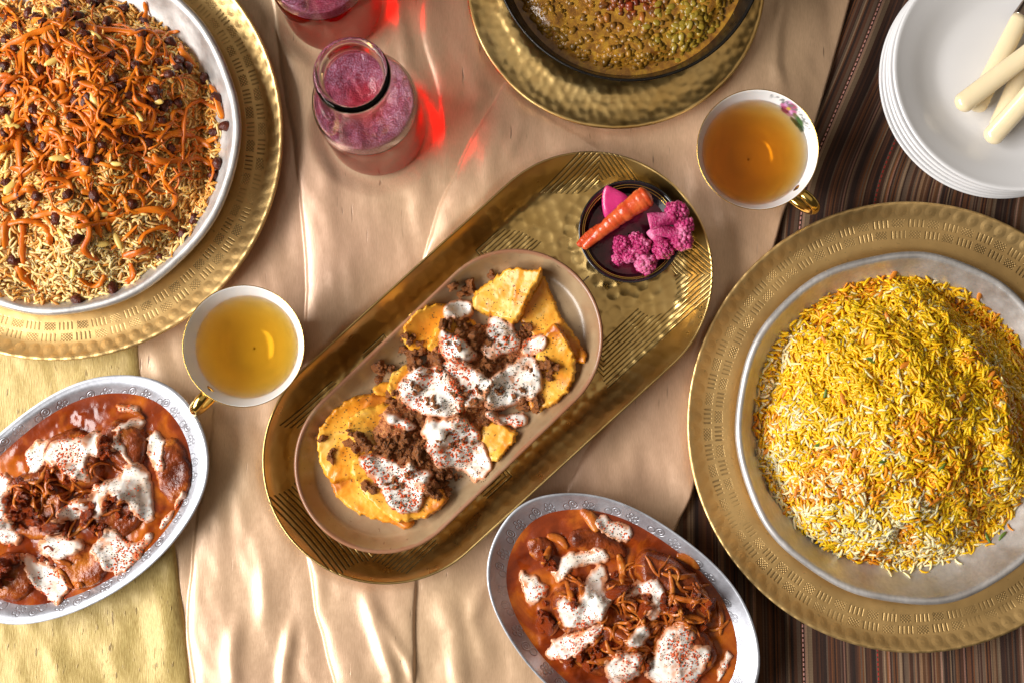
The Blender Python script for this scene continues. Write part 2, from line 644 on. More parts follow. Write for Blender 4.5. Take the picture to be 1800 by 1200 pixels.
def cloth_grid(xl, xr, y0, y1, nx, ny, zf, hem=0.0022, drop=0.004):
    yy = np.linspace(y0, y1, ny)
    u = np.linspace(0, 1, nx)
    X = xl(yy)[:, None] + (xr(yy) - xl(yy))[:, None] * u[None]
    Y = np.repeat(yy[:, None], nx, 1)
    Z = zf(X, Y)
    dr = (xr(yy)[:, None] - X)
    e = np.clip(dr / hem, 0, 1)
    Z = Z - drop * (1 - np.sqrt(np.clip(1 - (1 - e) ** 2, 0, 1)))
    return np.stack([X, Y, Z], -1), gridfaces(ny, nx, False)


def curve_y(pts):
    a = np.array([px_c(p, q, 0.006) for p, q in pts])
    a = a[np.argsort(a[:, 1])]
    return lambda y: np.interp(y, a[:, 1], a[:, 0])


def smooth_curve(pts, n=80):
    a = np.array([px_c(p, q, 0.006) for p, q in pts])
    a = catmull(a, n)
    a = a[np.argsort(a[:, 1])]
    return lambda y: np.interp(y, a[:, 1], a[:, 0])


def satin_material():
    m = M("champagne_satin")
    co = m.co()
    wv = m.n('ShaderNodeMapping', {'Vector': co, 'Scale': (1.0, 0.10, 1.0)})
    slub = m.mapr(m.noise(420, 2, co=m.n('ShaderNodeMapping', {'Vector': co, 'Scale': (1.0, 0.07, 1.0)})), 0.69, 0.76)
    slub = m.ma('MULTIPLY', slub, m.mapr(m.noise(40, 1), 0.45, 0.6))
    thr = m.noise(1900, 3, co=wv)
    tone = m.noise(6, 2)
    c = m.mix(m.mapr(tone, 0.35, 0.65), lin(214, 180, 142), lin(210, 170, 140))
    x, y, z = m.xyz(co)
    c = m.mix(m.ma('MULTIPLY', m.mapr(thr, 0.35, 0.65), 0.22), c, lin(140, 100, 66))
    c = m.mix(m.ma('MULTIPLY', slub, 0.8), c, lin(90, 56, 32))
    h = m.ma('ADD', m.ma('MULTIPLY', thr, 0.25), m.ma('MULTIPLY', slub, -0.5))
    m.p(color=c, metal=0.30, rough=m.mapr(m.noise(180, 3), 0.3, 0.7, 0.34, 0.44), spec=0.8, sheen=0.25, sheenr=0.35, coat=0.35, coatr=0.3, normal=m.bump(h, 0.6, 0.0005))
    return m.m


def silk_material():
    m = M("yellow_raw_silk")
    co = m.co()
    s1 = m.n('ShaderNodeMapping', {'Vector': co, 'Scale': (1.0, 0.12, 1.0)})
    n1 = m.noise(1500, 2, co=s1)
    n2 = m.mapr(m.noise(330, 2, co=m.n('ShaderNodeMapping', {'Vector': co, 'Scale': (1.0, 0.20, 1.0)})), 0.66, 0.72)
    c = m.mix(m.mapr(n1, 0.3, 0.7), lin(196, 172, 104), lin(164, 136, 72))
    c = m.mix(m.ma('MULTIPLY', n2, 0.75), c, lin(104, 76, 26))
    h = m.ma('ADD', n1, m.ma('MULTIPLY', n2, 1.2))
    m.p(color=c, metal=0.1, rough=0.46, spec=0.5, sheen=0.3, normal=m.bump(h, 0.35, 0.0006))
    return m.m


def stripe_material():
    m = M("striped_weave")
    uv = m.co('UV')
    u, v, _ = m.xyz(uv)

    def wn(scale, off):
        return m.n('ShaderNodeTexWhiteNoise', {'W': m.ma('FLOOR', m.ma('ADD', m.ma('MULTIPLY', u, scale), off))}, noise_dimensions='1D')
    pal = [(0.0, lin(28, 16, 12)), (0.20, lin(58, 34, 22)), (0.40, lin(92, 56, 34)), (0.52, lin(44, 24, 18)), (0.62, lin(128, 82, 46)), (0.72, lin(112, 96, 84)), (0.80, lin(70, 30, 26)), (0.86, lin(150, 128, 104)), (0.93, lin(36, 22, 18)), (0.97, lin(168, 128, 118))]
    A = m.ramp(wn(900, 0), pal, 'CONSTANT')
    B = m.ramp(wn(360, 31), [(0.0, lin(36, 22, 16)), (0.3, lin(78, 50, 34)), (0.5, lin(108, 74, 46)), (0.68, lin(122, 106, 92)), (0.82, lin(62, 36, 26)), (0.93, lin(150, 132, 110))], 'CONSTANT')
    c = m.mix(0.52, A, B)
    big = wn(52, 7)
    c = m.mix(m.ma('MULTIPLY', m.ma('GREATER_THAN', big, 0.6), 0.35), c, lin(34, 20, 14))
    # stitched dashes in red and pink
    k = wn(150, 77)
    isd = m.ma('GREATER_THAN', k, 0.88)
    fu = m.ma('ABSOLUTE', m.ma('SUBTRACT', m.ma('FRACT', m.ma('MULTIPLY', u, 150)), 0.5))
    dash = m.ma('LESS_THAN', m.ma('FRACT', m.ma('MULTIPLY', v, 290)), 0.6)
    d = m.ma('MULTIPLY', m.ma('MULTIPLY', isd, dash), m.ma('LESS_THAN', fu, 0.075))
    c = m.mix(d, c, m.mix(m.ma('GREATER_THAN', k, 0.945), lin(150, 40, 34), lin(196, 150, 150)))
    thread = m.ma('ABSOLUTE', m.ma('SUBTRACT', m.ma('FRACT', m.ma('MULTIPLY', u, 1250)), 0.5))
    cross = m.ma('ABSOLUTE', m.ma('SUBTRACT', m.ma('FRACT', m.ma('MULTIPLY', v, 900)), 0.5))
    c = m.mix(m.ma('MULTIPLY', m.mapr(thread, 0.3, 0.5), 0.55), c, (0.006, 0.004, 0.003, 1))
    c = m.mix(m.ma('MULTIPLY', m.mapr(cross, 0.25, 0.5), 0.3), c, (0.01, 0.006, 0.004, 1))
    c = m.mix(1.0, c, (1.42, 1.24, 1.05, 1), 'MULTIPLY')
    h = m.ma('ADD', thread, m.ma('MULTIPLY', cross, 0.6))
    m.p(color=c, rough=0.75, spec=0.3, sheen=0.12, normal=m.bump(m.ma('SUBTRACT', 1.0, h), 0.5, 0.0006))
    return m.m


# table underneath
tv = np.array([[-0.75, -0.65, -0.04], [0.75, -0.65, -0.04], [0.75, 0.65, -0.04], [-0.75, 0.65, -0.04],
               [-0.75, -0.65, -0.006], [0.75, -0.65, -0.006], [0.75, 0.65, -0.006], [-0.75, 0.65, -0.006]], float)
tf = np.array([[0, 3, 2, 1], [4, 5, 6, 7], [0, 1, 5, 4], [1, 2, 6, 5], [2, 3, 7, 6], [3, 0, 4, 7]])
obj("table_top", make_mesh("table_top", tv, tf, smooth=False), simple("dark_wood", lin(60, 38, 24), 0.5), kind="structure")


def striped_cloth():
    xs = np.linspace(-0.72, 0.72, 560)
    ys = np.linspace(-0.62, 0.62, 420)
    X, Y = np.meshgrid(xs, ys)
    k = footprint_mask(X, Y, FEET)
    up = sstep(0.02, 0.30, Y)
    h = 0.004 * np.sin((X - 0.30 * Y) * 130 + 3 * fbm(X * 8, Y * 6, 4)) * sstep(0.10, 0.22, Y) * sstep(0.16, 0.24, X) * (fbm(X * 9, Y * 5, 6) * 1.6 - 0.2)
    h += 0.0012 * (fbm(X * 22, Y * 7, 9) - 0.5)
    Z = np.clip(h, -0.003, 0.005) * (1 - k) - 0.0002
    satk = X < smooth_sat_r(Y) + 0.004
    Z = np.where(satk, np.minimum(Z, 0.0005), Z)
    sway = 0.005 * np.sin((Y - 0.11) * 22) * sstep(0.08, 0.16, Y)
    U = X - up * (Y - 0.02) * 0.30 - sway + 0.006 * (fbm(X * 4, Y * 5, 12) - 0.5) + 0.03 * (1 - sstep(-0.25, 0.0, Y)) * (Y + 0.1) * 0.4
    U = U + 0.25 * h
    me = make_mesh("striped_tablecloth", np.stack([X, Y, Z], -1).reshape(-1, 3), gridfaces(420, 560, False), uv=np.stack([U, Y], -1).reshape(-1, 2))
    obj("striped_tablecloth", me, stripe_material(), label="dark brown striped woven tablecloth with stitched red and grey lines", cat="tablecloth")


smooth_sat_r = smooth_curve([(1535, -140), (1515, -60), (1497, 0), (1477, 75), (1455, 150), (1430, 235), (1402, 320), (1380, 375), (1366, 425), (1330, 540), (1270, 700), (1226, 840), (1214, 880), (1196, 915), (1180, 960), (1150, 1040), (1120, 1160), (1110, 1340)])
striped_cloth()

g, f = cloth_grid(lambda y: np.full_like(y, -0.56), smooth_sat_r, -0.36, 0.36, 760, 520, satin_z, drop=0.0042)
obj("satin_cloth", make_mesh("satin_cloth", g.reshape(-1, 3), f), satin_material(), label="champagne satin cloth lying in soft folds under the gold tray", cat="cloth")


def silk_z(x, y):
    h = 0.0085 * (fbm(x * 26 + y * 9, y * 12 - x * 5, 21) - 0.5)
    h += ridge(x, y, [(275, 1010), (290, 1100), (300, 1230)], 0.0032, 0.010)
    h += ridge(x, y, [(215, 1080), (200, 1150), (215, 1240)], 0.0024, 0.008)
    h += ridge(x, y, [(80, 640), (150, 690), (190, 660)], 0.0018, 0.010)
    h += ridge(x, y, [(60, 1110), (110, 1170), (100, 1240)], 0.0018, 0.007)
    h += 0.0005 * (fbm(x * 120, y * 60, 5) - 0.5)
    k = footprint_mask(x, y, FEET)
    return np.maximum(Z_SILK + h * (1 - k) - 0.0006 * k, satin_z(x, y) + 0.0008)


silk_r = smooth_curve([(238, 560), (243, 620), (248, 680), (265, 780), (292, 880), (306, 960), (316, 1030), (326, 1110), (334, 1200), (345, 1330)], 60)
g, f = cloth_grid(lambda y: np.full_like(y, -0.62), silk_r, -0.36, float(P(0, 560, 0.006)[1]), 420, 420, silk_z, hem=0.008, drop=0.0044)
obj("silk_cloth", make_mesh("silk_cloth", g.reshape(-1, 3), f), silk_material(), label="pale yellow raw silk cloth under the oval silver dish of stew", cat="cloth")

# ------------------------------------------------------------------ chargers and round bowls
BRASS = brass_mat("punched_brass", (0.84, 0.565, 0.235, 1), 0.1335, 0.1495, 0.42)


def charger(name, c, rim_px, base, label, z_rim=0.020):
    Rr = L(rim_px, z_rim)
    b = base
    k = Rr / 0.165
    prof = [(0.001, b + 0.0012), (0.06 * k, b + 0.0012), (0.110 * k, b + 0.0012), (0.118 * k, b + 0.002), (0.126 * k, b + 0.0065), (0.131 * k, b + 0.0085), (0.140 * k, b + 0.0092), (0.150 * k, b + 0.0098), (0.1575 * k, b + 0.0125), (0.1615 * k, b + 0.0148), (0.1642 * k, b + 0.0155), (0.165 * k, b + 0.0142), (0.1638 * k, b + 0.0128), (0.158 * k, b + 0.0105), (0.150 * k, b + 0.0084), (0.131 * k, b + 0.0068), (0.124 * k, b + 0.0035), (0.117 * k, b + 0.0002), (0.10 * k, b), (0.001, b)]
    prof = catmull(prof, 150)

    def mod(r, z, t):
        z = z + 0.0005 * np.sin(3 * t + 1) * (r / Rr) ** 4
        d = dents(r * np.cos(t), r * np.sin(t), 0.0085, 3, 0.3)
        return r, z - 0.00012 * np.clip(1 - (d / 0.62) ** 2, 0, 1) * sstep(0.10 * k, 0.13 * k, r) * (1 - sstep(0.158 * k, 0.162 * k, r))
    v, f = lathe(prof, 420, mod)
    v = v - np.array([0, 0, b])
    return obj(name, make_mesh(name, v, f), BRASS, loc=(c[0], c[1], b), label=label, cat="charger plate")


charger("charger_plate", CL, 399, Z_SILK, "punched brass charger plate under the rice with carrots and raisins")
charger("charger_plate", CR, 396, Z_SAT + 0.0003, "punched brass charger plate under the bowl of yellow saffron rice")

SILVER = silver_mat("hammered_aluminium", (0.74, 0.705, 0.675), 0.44, metal=0.75)


def round_bowl(c, rim_px, base, zr, label, seed):
    Rr = L(rim_px, base + zr)
    k = Rr / 0.13
    t = 0.0022
    top = [(0.001, 0.0035), (0.05, 0.0035), (0.075, 0.0045), (0.095, 0.009), (0.112, 0.019), (0.120, 0.0275), (0.1236, zr - 0.0022), (0.1256, zr + 0.0005), (0.1286, zr + 0.0008), (0.1306, zr - 0.0022), (0.1235, 0.025), (0.112, 0.0145), (0.096, 0.005), (0.078, 0.0008), (0.06, 0.0), (0.001, 0.0)]
    prof = catmull([(r * k if r > 0.002 else r, z) for r, z in top], 130)

    def mod(r, z, t):
        q = (r / Rr) ** 4
        wob = 0.0011 * np.sin(2 * t + seed) + 0.0008 * np.sin(5 * t + 2 * seed) + 0.0005 * np.sin(11 * t + seed)
        d = dents(r * np.cos(t), r * np.sin(t), 0.011, 5 + seed, 0.35)
        dd = 0.00045 * np.clip(1 - (d / 0.65) ** 2, 0, 1) * sstep(0.05, 0.08, r) * (1 - sstep(0.95 * Rr, 0.975 * Rr, r))
        return r + wob * q * 1.0, z + wob * q * 0.9 - dd
    v, f = lathe(prof, 360, mod)
    o = obj("serving_bowl", make_mesh("serving_bowl", v, f), SILVER, loc=(c[0], c[1], base), label=label, cat="bowl")
    ip = np.array(top[:8])

    def inner(x, y):
        return base + np.interp(np.hypot(x - c[0], y - c[1]), ip[:, 0] * k, ip[:, 1])
    return inner


BZ1, BZ2 = Z_SILK + 0.0013, Z_SAT + 0.0016
BL = px_c(95, 232, BZ1 + 0.035)
BR = px_c(1597, 750, BZ2 + 0.035)
inner_l = round_bowl(BL, 326, BZ1, 0.035, "hammered silver bowl holding the rice with carrots and raisins", 1)
inner_r = round_bowl(BR, 305, BZ2, 0.035, "hammered silver bowl holding the mound of yellow saffron rice", 4)


# ------------------------------------------------------------------ rice
def grain_cloud(pts, nrm, length, width, colr, tilt=0.45, lift=0.0):
    N = len(pts)
    ts = np.array([-0.80, -0.3, 0.3, 0.80])
    ns = 5
    a = np.linspace(0, 2 * math.pi, ns, endpoint=False)
    rad = (1 - ts**2) ** 0.42
    lx, ly, lz = [], [], []
    for t, r in zip(ts, rad):
        lx += [t] * ns
        ly += list(r * np.cos(a))
        lz += list(r * np.sin(a))
    lx += [-1, 1]
    ly += [0, 0]
    lz += [0, 0]
    lx, ly, lz = map(np.array, (lx, ly, lz))
    faces4 = gridfaces(4, ns)
    k = np.arange(ns)
    k2 = (k + 1) % ns
    faces3 = np.r_[np.c_[k2, k, np.full(ns, 4 * ns)], np.c_[3 * ns + k, 3 * ns + k2, np.full(ns, 4 * ns + 1)]]
    V = 4 * ns + 2
    bend = rng.normal(0, 0.26, (N, 1))
    X = lx[None] * length[:, None] / 2
    Yl = ly[None] * width[:, None] / 2 + bend * (lx[None] ** 2 - 0.4) * length[:, None] / 2
    Zl = lz[None] * width[:, None] / 2 * 0.9
    ang = rng.uniform(0, 2 * math.pi, N)
    rv = np.c_[np.cos(ang), np.sin(ang), rng.normal(0, tilt, N)]
    ax = rv - 0.75 * (rv * nrm).sum(1)[:, None] * nrm
    ax /= np.linalg.norm(ax, axis=1)[:, None]
    sd = np.cross(nrm + rng.normal(0, 0.25, (N, 3)), ax)
    sd /= np.linalg.norm(sd, axis=1)[:, None]
    up = np.cross(ax, sd)
    W = pts[:, None] + X[..., None] * ax[:, None] + Yl[..., None] * sd[:, None] + Zl[..., None] * up[:, None]
    off = (np.arange(N) * V)[:, None, None]
    F4 = (faces4[None] + off).reshape(-1, 4)
    F3 = (faces3[None] + off).reshape(-1, 3)
    return W.reshape(-1, 3), [F4, F3], np.repeat(colr, V, 0)


def rice_material(name):
    m = M(name)
    c = m.attr()
    m.p(color=c, rough=0.38, spec=0.45, sss=0.55, sssr=(1.0, 0.7, 0.25), ssss=0.0022)
    return m.m


def normals_of(fn, x, y, e=0.002):
    dx = (fn(x + e, y) - fn(x - e, y)) / (2 * e)
    dy = (fn(x, y + e) - fn(x, y - e)) / (2 * e)
    n = np.c_[-dx, -dy, np.ones_like(dx)]
    return n / np.linalg.norm(n, axis=1)[:, None]


def mound_fn(c, rx, ry, z0, H, seed, pw=0.75, rot=0):
    def fn(x, y):
        dx = (x - c[0]) / rx
        dy = (y - c[1]) / ry
        an = np.arctan2(dy, dx)
        rr = np.hypot(dx, dy) / (1 + 0.05 * np.sin(3 * an + seed) + 0.035 * np.sin(7 * an + 2 * seed))
        h = np.clip(1 - rr**2, 0, 1) ** pw
        lum = (fbm(x * 45, y * 45, seed, 3) - 0.5) * 0.020 * sstep(0, 0.25, h)
        return z0 + H * h + lum - 0.004 * sstep(0.95, 1.1, rr)
    return fn


def build_rice(fn, c, rx, ry, inner, n, colfn, mat, coremat, root, loose):
    # core body below the grains
    xs = np.linspace(-1, 1, 120)
    t = np.linspace(0, 2 * math.pi, 140, endpoint=False)
    rr = np.linspace(0.001, 1.02, 60)
    RRr, TT = np.meshgrid(rr, t, indexing='ij')
    X = c[0] + rx * RRr * np.cos(TT)
    Y = c[1] + ry * RRr * np.sin(TT)
    Z = np.maximum(fn(X, Y) - 0.0026, inner(X, Y) - 0.002)
    b = np.array(root.location)
    me = make_mesh("rice_core", np.stack([X, Y, Z], -1).reshape(-1, 3) - b, gridfaces(60, 140))
    obj("rice_core", me, coremat, root)
    q = np.sqrt(rng.uniform(0, 1, n * 2)) * 1.04
    a = rng.uniform(0, 2 * math.pi, n * 2)
    x = c[0] + rx * q * np.cos(a)
    y = c[1] + ry * q * np.sin(a)
    k = (x > -0.43) & (x < 0.43) & (y > -0.29) & (y < 0.30)
    x, y = x[k][:n], y[k][:n]
    nr = normals_of(fn, x, y)
    z = np.maximum(fn(x, y), inner(x, y) + 0.0008) + rng.uniform(-0.0022, 0.0016, len(x))
    ln = rng.uniform(0.0055, 0.0108, len(x))
    wd = rng.uniform(0.0017, 0.0026, len(x))
    v, f, cc = grain_cloud(np.c_[x, y, z] - b, nr, ln, wd, colfn(x, y))
    o = obj("rice_grains", make_mesh("rice_grains", v, f, attr=cc), mat, root, kind="stuff")
    # loose grains lying on the bowl
    v1, f1, c1 = grain_cloud(np.zeros((1, 3)), np.array([[0, 0, 1.0]]), np.array([0.0072]), np.array([0.0017]), np.array([[1, 1, 1.0]]), tilt=0)
    for i, (px, py) in enumerate(loose):
        x, y = px_c(px, py, 0.02)
        cg = colfn(np.array([x]), np.array([y]))
        me = make_mesh("rice_grain", v1, f1, attr=np.repeat(cg, len(v1), 0))
        nn = Vector(normals_of(inner, np.array([x]), np.array([y]))[0])
        g = obj("rice_grain", me, mat, root, loc=Vector((x, y, float(inner(np.array(x), np.array(y))) + 0.0009)) - root.location)
        g.rotation_euler = (nn.to_track_quat('Z', 'Y') @ Matrix.Rotation(random.uniform(0, 6.28), 3, 'Z').to_quaternion()).to_euler()


RICE = rice_material("rice")
# yellow rice
MR = px_c(1588, 742, 0.035)
rxr, ryr = L(246, 0.03), L(247, 0.03)
fn_r = mound_fn(MR, rxr, ryr, BZ2 + 0.014, 0.050, 2, 0.8)


def yellow_col(x, y):
    n = fbm(x * 38, y * 38, 30, 3)
    d = np.hypot(x - MR[0], y - MR[1]) / rxr
    lowleft = (-(x - MR[0]) * 0.55 - (y - MR[1]) * 0.85) / rxr
    pw = 0.02 + 0.8 * sstep(0.50, 0.92, n + 0.30 * (d - 0.55) + 0.42 * lowleft)
    u = rng.random(len(x))
    base = np.where((u < pw * 0.75)[:, None], np.array([[0.92, 0.75, 0.42]]), np.array([[0.95, 0.515, 0.008]]))
    org = fbm(x * 42, y * 42, 44, 2) > 0.60
    base = np.where((org & (rng.random(len(x)) < 0.42))[:, None], np.array([[0.80, 0.29, 0.008]]), base)
    base = np.where((rng.random(len(x)) < 0.06)[:, None], np.array([[0.92, 0.72, 0.32]]), base)
    return base * rng.uniform(0.78, 1.08, (len(x), 1))


rr_ = empty("saffron_rice", (MR[0], MR[1], BZ2 + 0.004), "mound of yellow and white saffron rice in the silver bowl", "rice")
build_rice(fn_r, MR, rxr, ryr, inner_r, 11000, yellow_col, RICE, simple("saffron_rice_core", (0.72, 0.36, 0.012, 1), 0.6, bump=0.6, bscale=500), rr_,
           [(1700, 960), (1735, 955), (1620, 1002), (1590, 1008), (1680, 985), (1480, 505), (1430, 540), (1345, 640), (1560, 1004), (1770, 925)])
LEAF = simple("green_pistachio", (0.10, 0.17, 0.02, 1), 0.4)
SAFF = simple("orange_peel_shred", (0.62, 0.20, 0.015, 1), 0.4)
v, f = tube(np.c_[np.linspace(-1, 1, 7) * 0.0042, 0.0006 * np.linspace(-1, 1, 7) ** 2, np.zeros(7)], 0.0012 * np.sqrt(np.clip(1 - np.linspace(-0.97, 0.97, 7) ** 2, 0.02, 1)), 6, 0.6)
sliver_me = make_mesh("pistachio_sliver", v, f)
peel_me = make_mesh("orange_peel_shred", v * np.array([1.15, 1.5, 1.2]), f)
for i, (px, py) in enumerate([(1530, 633), (1450, 692), (1725, 825), (1552, 810), (1655, 820), (1735, 945), (1760, 940), (1440, 780)] + [(1400, 860), (1350, 790), (1480, 700), (1590, 640), (1500, 800), (1690, 700), (1570, 483), (1720, 520), (1450, 600), (1640, 880), (1560, 560), (1740, 660), (1380, 690), (1475, 865)]):
    x, y = px_c(px, py, 0.06)
    for _ in range(3):
        zz = float(max(fn_r(np.array(x), np.array(y)), inner_r(np.array(x), np.array(y))))
        x, y = px_c(px, py, zz)
    nm = "pistachio_sliver" if i < 8 else "orange_peel_shred"
    obj(nm, sliver_me if i < 8 else peel_me, LEAF if i < 8 else SAFF, rr_, loc=Vector((x, y, zz + 0.0018)) - rr_.location, rot=(random.uniform(-.3, .3), random.uniform(-.3, .3), random.uniform(0, 6.28)))

# pilaf
ML = px_c(95, 255, 0.035)
rxl, ryl = L(280, 0.03), L(272, 0.03)
fn_l = mound_fn(ML, rxl, ryl, BZ1 + 0.014, 0.048, 5, 0.8)


def pilaf_col(x, y):
    n = fbm(x * 30, y * 30, 60, 3)
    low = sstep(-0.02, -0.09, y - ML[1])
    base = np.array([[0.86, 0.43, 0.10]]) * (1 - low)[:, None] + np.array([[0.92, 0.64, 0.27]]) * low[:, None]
    tan = (rng.random(len(x)) < 0.35 * (n > 0.5) + 0.15)[:, None]
    base = np.where(tan, np.array([[0.66, 0.29, 0.05]]), base)
    base = np.where((rng.random(len(x)) < 0.25)[:, None], np.array([[0.90, 0.60, 0.24]]), base)
    return base * rng.uniform(0.75, 1.08, (len(x), 1))


pil = empty("rice_pilaf", (ML[0], ML[1], BZ1 + 0.004), "brown rice mound topped with orange carrot shreds and dark raisins", "rice")
build_rice(fn_l, ML, rxl, ryl, inner_l, 8000, pilaf_col, RICE, simple("pilaf_core", (0.60, 0.32, 0.09, 1), 0.6, bump=0.6, bscale=500), pil, [(20, 525), (190, 520), (315, 455), (345, 415)])


def surf_l(x, y):
    return np.maximum(fn_l(x, y), inner_l(x, y) + 0.001)


def on_surf(fn, px, py):
    z = 0.05
    for _ in range(5):
        x, y = px_c(px, py, z)
        z = float(fn(np.array(x), np.array(y)))
    return x, y, z


CARROT = M("carrot_shred")
cn = CARROT.noise(60, 3)
oi = CARROT.n('ShaderNodeObjectInfo', out='Random')
cc_ = CARROT.mix(CARROT.mapr(cn, 0.3, 0.7), (0.60, 0.125, 0.005, 1), (0.80, 0.24, 0.010, 1))
cc_ = CARROT.mix(CARROT.ma('MULTIPLY', oi, 0.55), cc_, (0.46, 0.075, 0.006, 1))
CARROT.p(color=cc_, rough=0.34, spec=0.4, sss=0.15, sssr=(1, .35, .1), ssss=0.0015, normal=CARROT.bump(CARROT.noise(700, 2), 0.25, 0.0004))
RAISIN = M("raisin")
RAISIN.p(color=RAISIN.mix(RAISIN.mapr(RAISIN.noise(150, 3), 0.35, 0.7), (0.040, 0.009, 0.005, 1), (0.15, 0.028, 0.010, 1)), rough=0.30, spec=0.28, normal=RAISIN.bump(RAISIN.noise(420, 3), 0.9, 0.0015))
ALM = simple("almond", (0.78, 0.52, 0.13, 1), 0.35)

r_me = []
for s in range(5):
    v, f = lumpy(ICO2, 0.45, 2.6, s)
    r_me.append(make_mesh("raisin", v * np.array([1, 0.78, 0.7]) * 0.0045, f))


def put_raisin(px, py, s=1.0, lift=0.001):
    x, y, z = on_surf(surf_l, px, py)
    o = obj("raisin", random.choice(r_me), RAISIN, pil, loc=Vector((x, y, z + lift)) - pil.location, rot=(random.uniform(-.5, .5), random.uniform(-.5, .5), random.uniform(0, 6.28)))
    o.scale = [s * random.uniform(0.85, 1.25) for _ in range(3)]


lo = list(np.array([[15, 75], [35, 50], [60, 30], [80, 45], [100, 25], [140, 35], [165, 10], [185, 40], [218, 20], [55, 20], [120, 8], [20, 40], [200, 95], [245, 62], [300, 80], [318, 105], [330, 120], [362, 135], [384, 175], [376, 230], [392, 225], [380, 285], [372, 310], [10, 120], [30, 165], [60, 190], [45, 260], [8, 240], [130, 205], [215, 155], [235, 120], [285, 215], [265, 190], [275, 170], [290, 190], [150, 180], [160, 175], [205, 245], [215, 240], [240, 250], [262, 255], [256, 310], [230, 357], [135, 418], [28, 462], [200, 507], [140, 527], [340, 390], [322, 408], [288, 450], [30, 370], [96, 390], [140, 260], [70, 250], [80, 255], [12, 320], [175, 255], [110, 60], [150, 60], [90, 90], [72, 130], [20, 205], [50, 222], [190, 210], [120, 160], [250, 235], [300, 260]]))
for q in lo:
    put_raisin(q[0] + random.uniform(-4, 4), q[1] + random.uniform(-4, 4))
for _ in range(34):
    a = rng.uniform(0, 6.28)
    d = 250 * math.sqrt(rng.uniform(0, 1))
    q = (110 + d * math.cos(a), 170 + d * 0.75 * math.sin(a))
    if q[0] > -15 and q[1] > -15:
        put_raisin(*q)


def shred(px_path, width=0.0019, lift=0.0022, wave=0.0012):
    """carrot shred along photo points, lying on the pilaf"""
    p = catmull(px_path, max(8, int(len(px_path) * 5)))
    out = []
    for i, (a, b) in enumerate(p):
        x, y, z = on_surf(surf_l, a, b)
        out.append((x, y, z))
    out = np.array(out)
    # stiff strip: smooth the heights
    zz = out[:, 2].copy()
    for _ in range(6):
        zz[1:-1] = np.maximum(0.5 * zz[1:-1] + 0.25 * (zz[2:] + zz[:-2]), zz[1:-1] * 0.85 + 0.15 * zz[1:-1])
    n = len(out)
    s = np.linspace(0, 1, n)
    out[:, 2] = zz + lift + wave * np.sin(s * rng.uniform(4, 9) + rng.uniform(0, 6))
    out[[0, -1], 2] -= 0.0012
    rad = width * (0.85 + 0.3 * np.sin(s * math.pi)) * np.clip(np.minimum(s, 1 - s) * 9 + 0.5, 0.45, 1)
    ta = rng.uniform(0, 6.28) + s * rng.uniform(-3.5, 3.5)
    tk = rng.uniform(0.2, 1.1)
    up = np.c_[tk * np.cos(ta), tk * np.sin(ta), np.ones(n)]
    v, f = tube(out - np.array(pil.location), rad * (1 + 0.15 * np.sin(s * rng.uniform(5, 20))), 7, rng.uniform(0.3, 0.5), up)
    obj("carrot_shred", make_mesh("carrot_shred", v, f), CARROT, pil)


for pth in [
    [(0, 95), (60, 65), (110, 48), (180, 55), (240, 60), (252, 75), (240, 110)],
    [(30, 260), (32, 190), (50, 160), (70, 165), (62, 195)], [(35, 185), (36, 240), (36, 300), (42, 330)],
    [(45, 330), (65, 345), (60, 370)], [(205, 140), (230, 145), (240, 180), (272, 200), (265, 225), (238, 258)],
    [(55, 95), (45, 120), (30, 130), (55, 80), (90, 72)], [(78, 85), (130, 78), (190, 88), (225, 120)], [(60, 232), (100, 232), (118, 262), (90, 248)],
    [(320, 290), (322, 250), (330, 190), (352, 180), (388, 195)], [(390, 210), (380, 170), (370, 150)], [(270, 270), (280, 285), (320, 285), (345, 278), (375, 292)],
    [(240, 280), (246, 305), (262, 320)], [(175, 230), (210, 250), (250, 275), (285, 290)], [(70, 335), (85, 315), (120, 320), (122, 350), (100, 360)],
    [(55, 385), (100, 375), (150, 385), (162, 415), (150, 440), (178, 462)], [(130, 400), (180, 395), (240, 375), (290, 372), (315, 390)],
    [(245, 428), (262, 408), (290, 400), (312, 412)], [(220, 500), (235, 485), (232, 462)], [(40, 395), (42, 440), (45, 465)], [(32, 468), (50, 490), (70, 512)],
    [(140, 490), (165, 505), (180, 500), (190, 485)], [(215, 452), (245, 445), (268, 440)], [(0, 140), (20, 135), (30, 165), (10, 170)],
    [(5, 355), (30, 345), (60, 320)], [(0, 395), (40, 390), (75, 392)], [(10, 440), (12, 400), (20, 380)], [(110, 50), (120, 25), (112, 0)], [(55, 38), (85, 42), (110, 40)],
    [(150, 290), (165, 265), (160, 240), (180, 225)], [(195, 185), (205, 160), (160, 150), (130, 140)], [(310, 75), (320, 95), (345, 122)], [(120, 215), (118, 180), (110, 150), (75, 155)],
    [(250, 175), (262, 140), (285, 148)], [(165, 320), (150, 310), (160, 285)], [(345, 230), (360, 225), (378, 226)], [(280, 245), (320, 235), (350, 250), (372, 262)],
    [(90, 430), (85, 400), (60, 392)], [(180, 420), (175, 395), (165, 365), (150, 350)], [(20, 300), (60, 300), (90, 288)], [(0, 270), (25, 250), (10, 225)],
]:
    shred([(a + random.uniform(-2, 2), b + random.uniform(-2, 2)) for a, b in pth], random.uniform(0.0021, 0.0027))
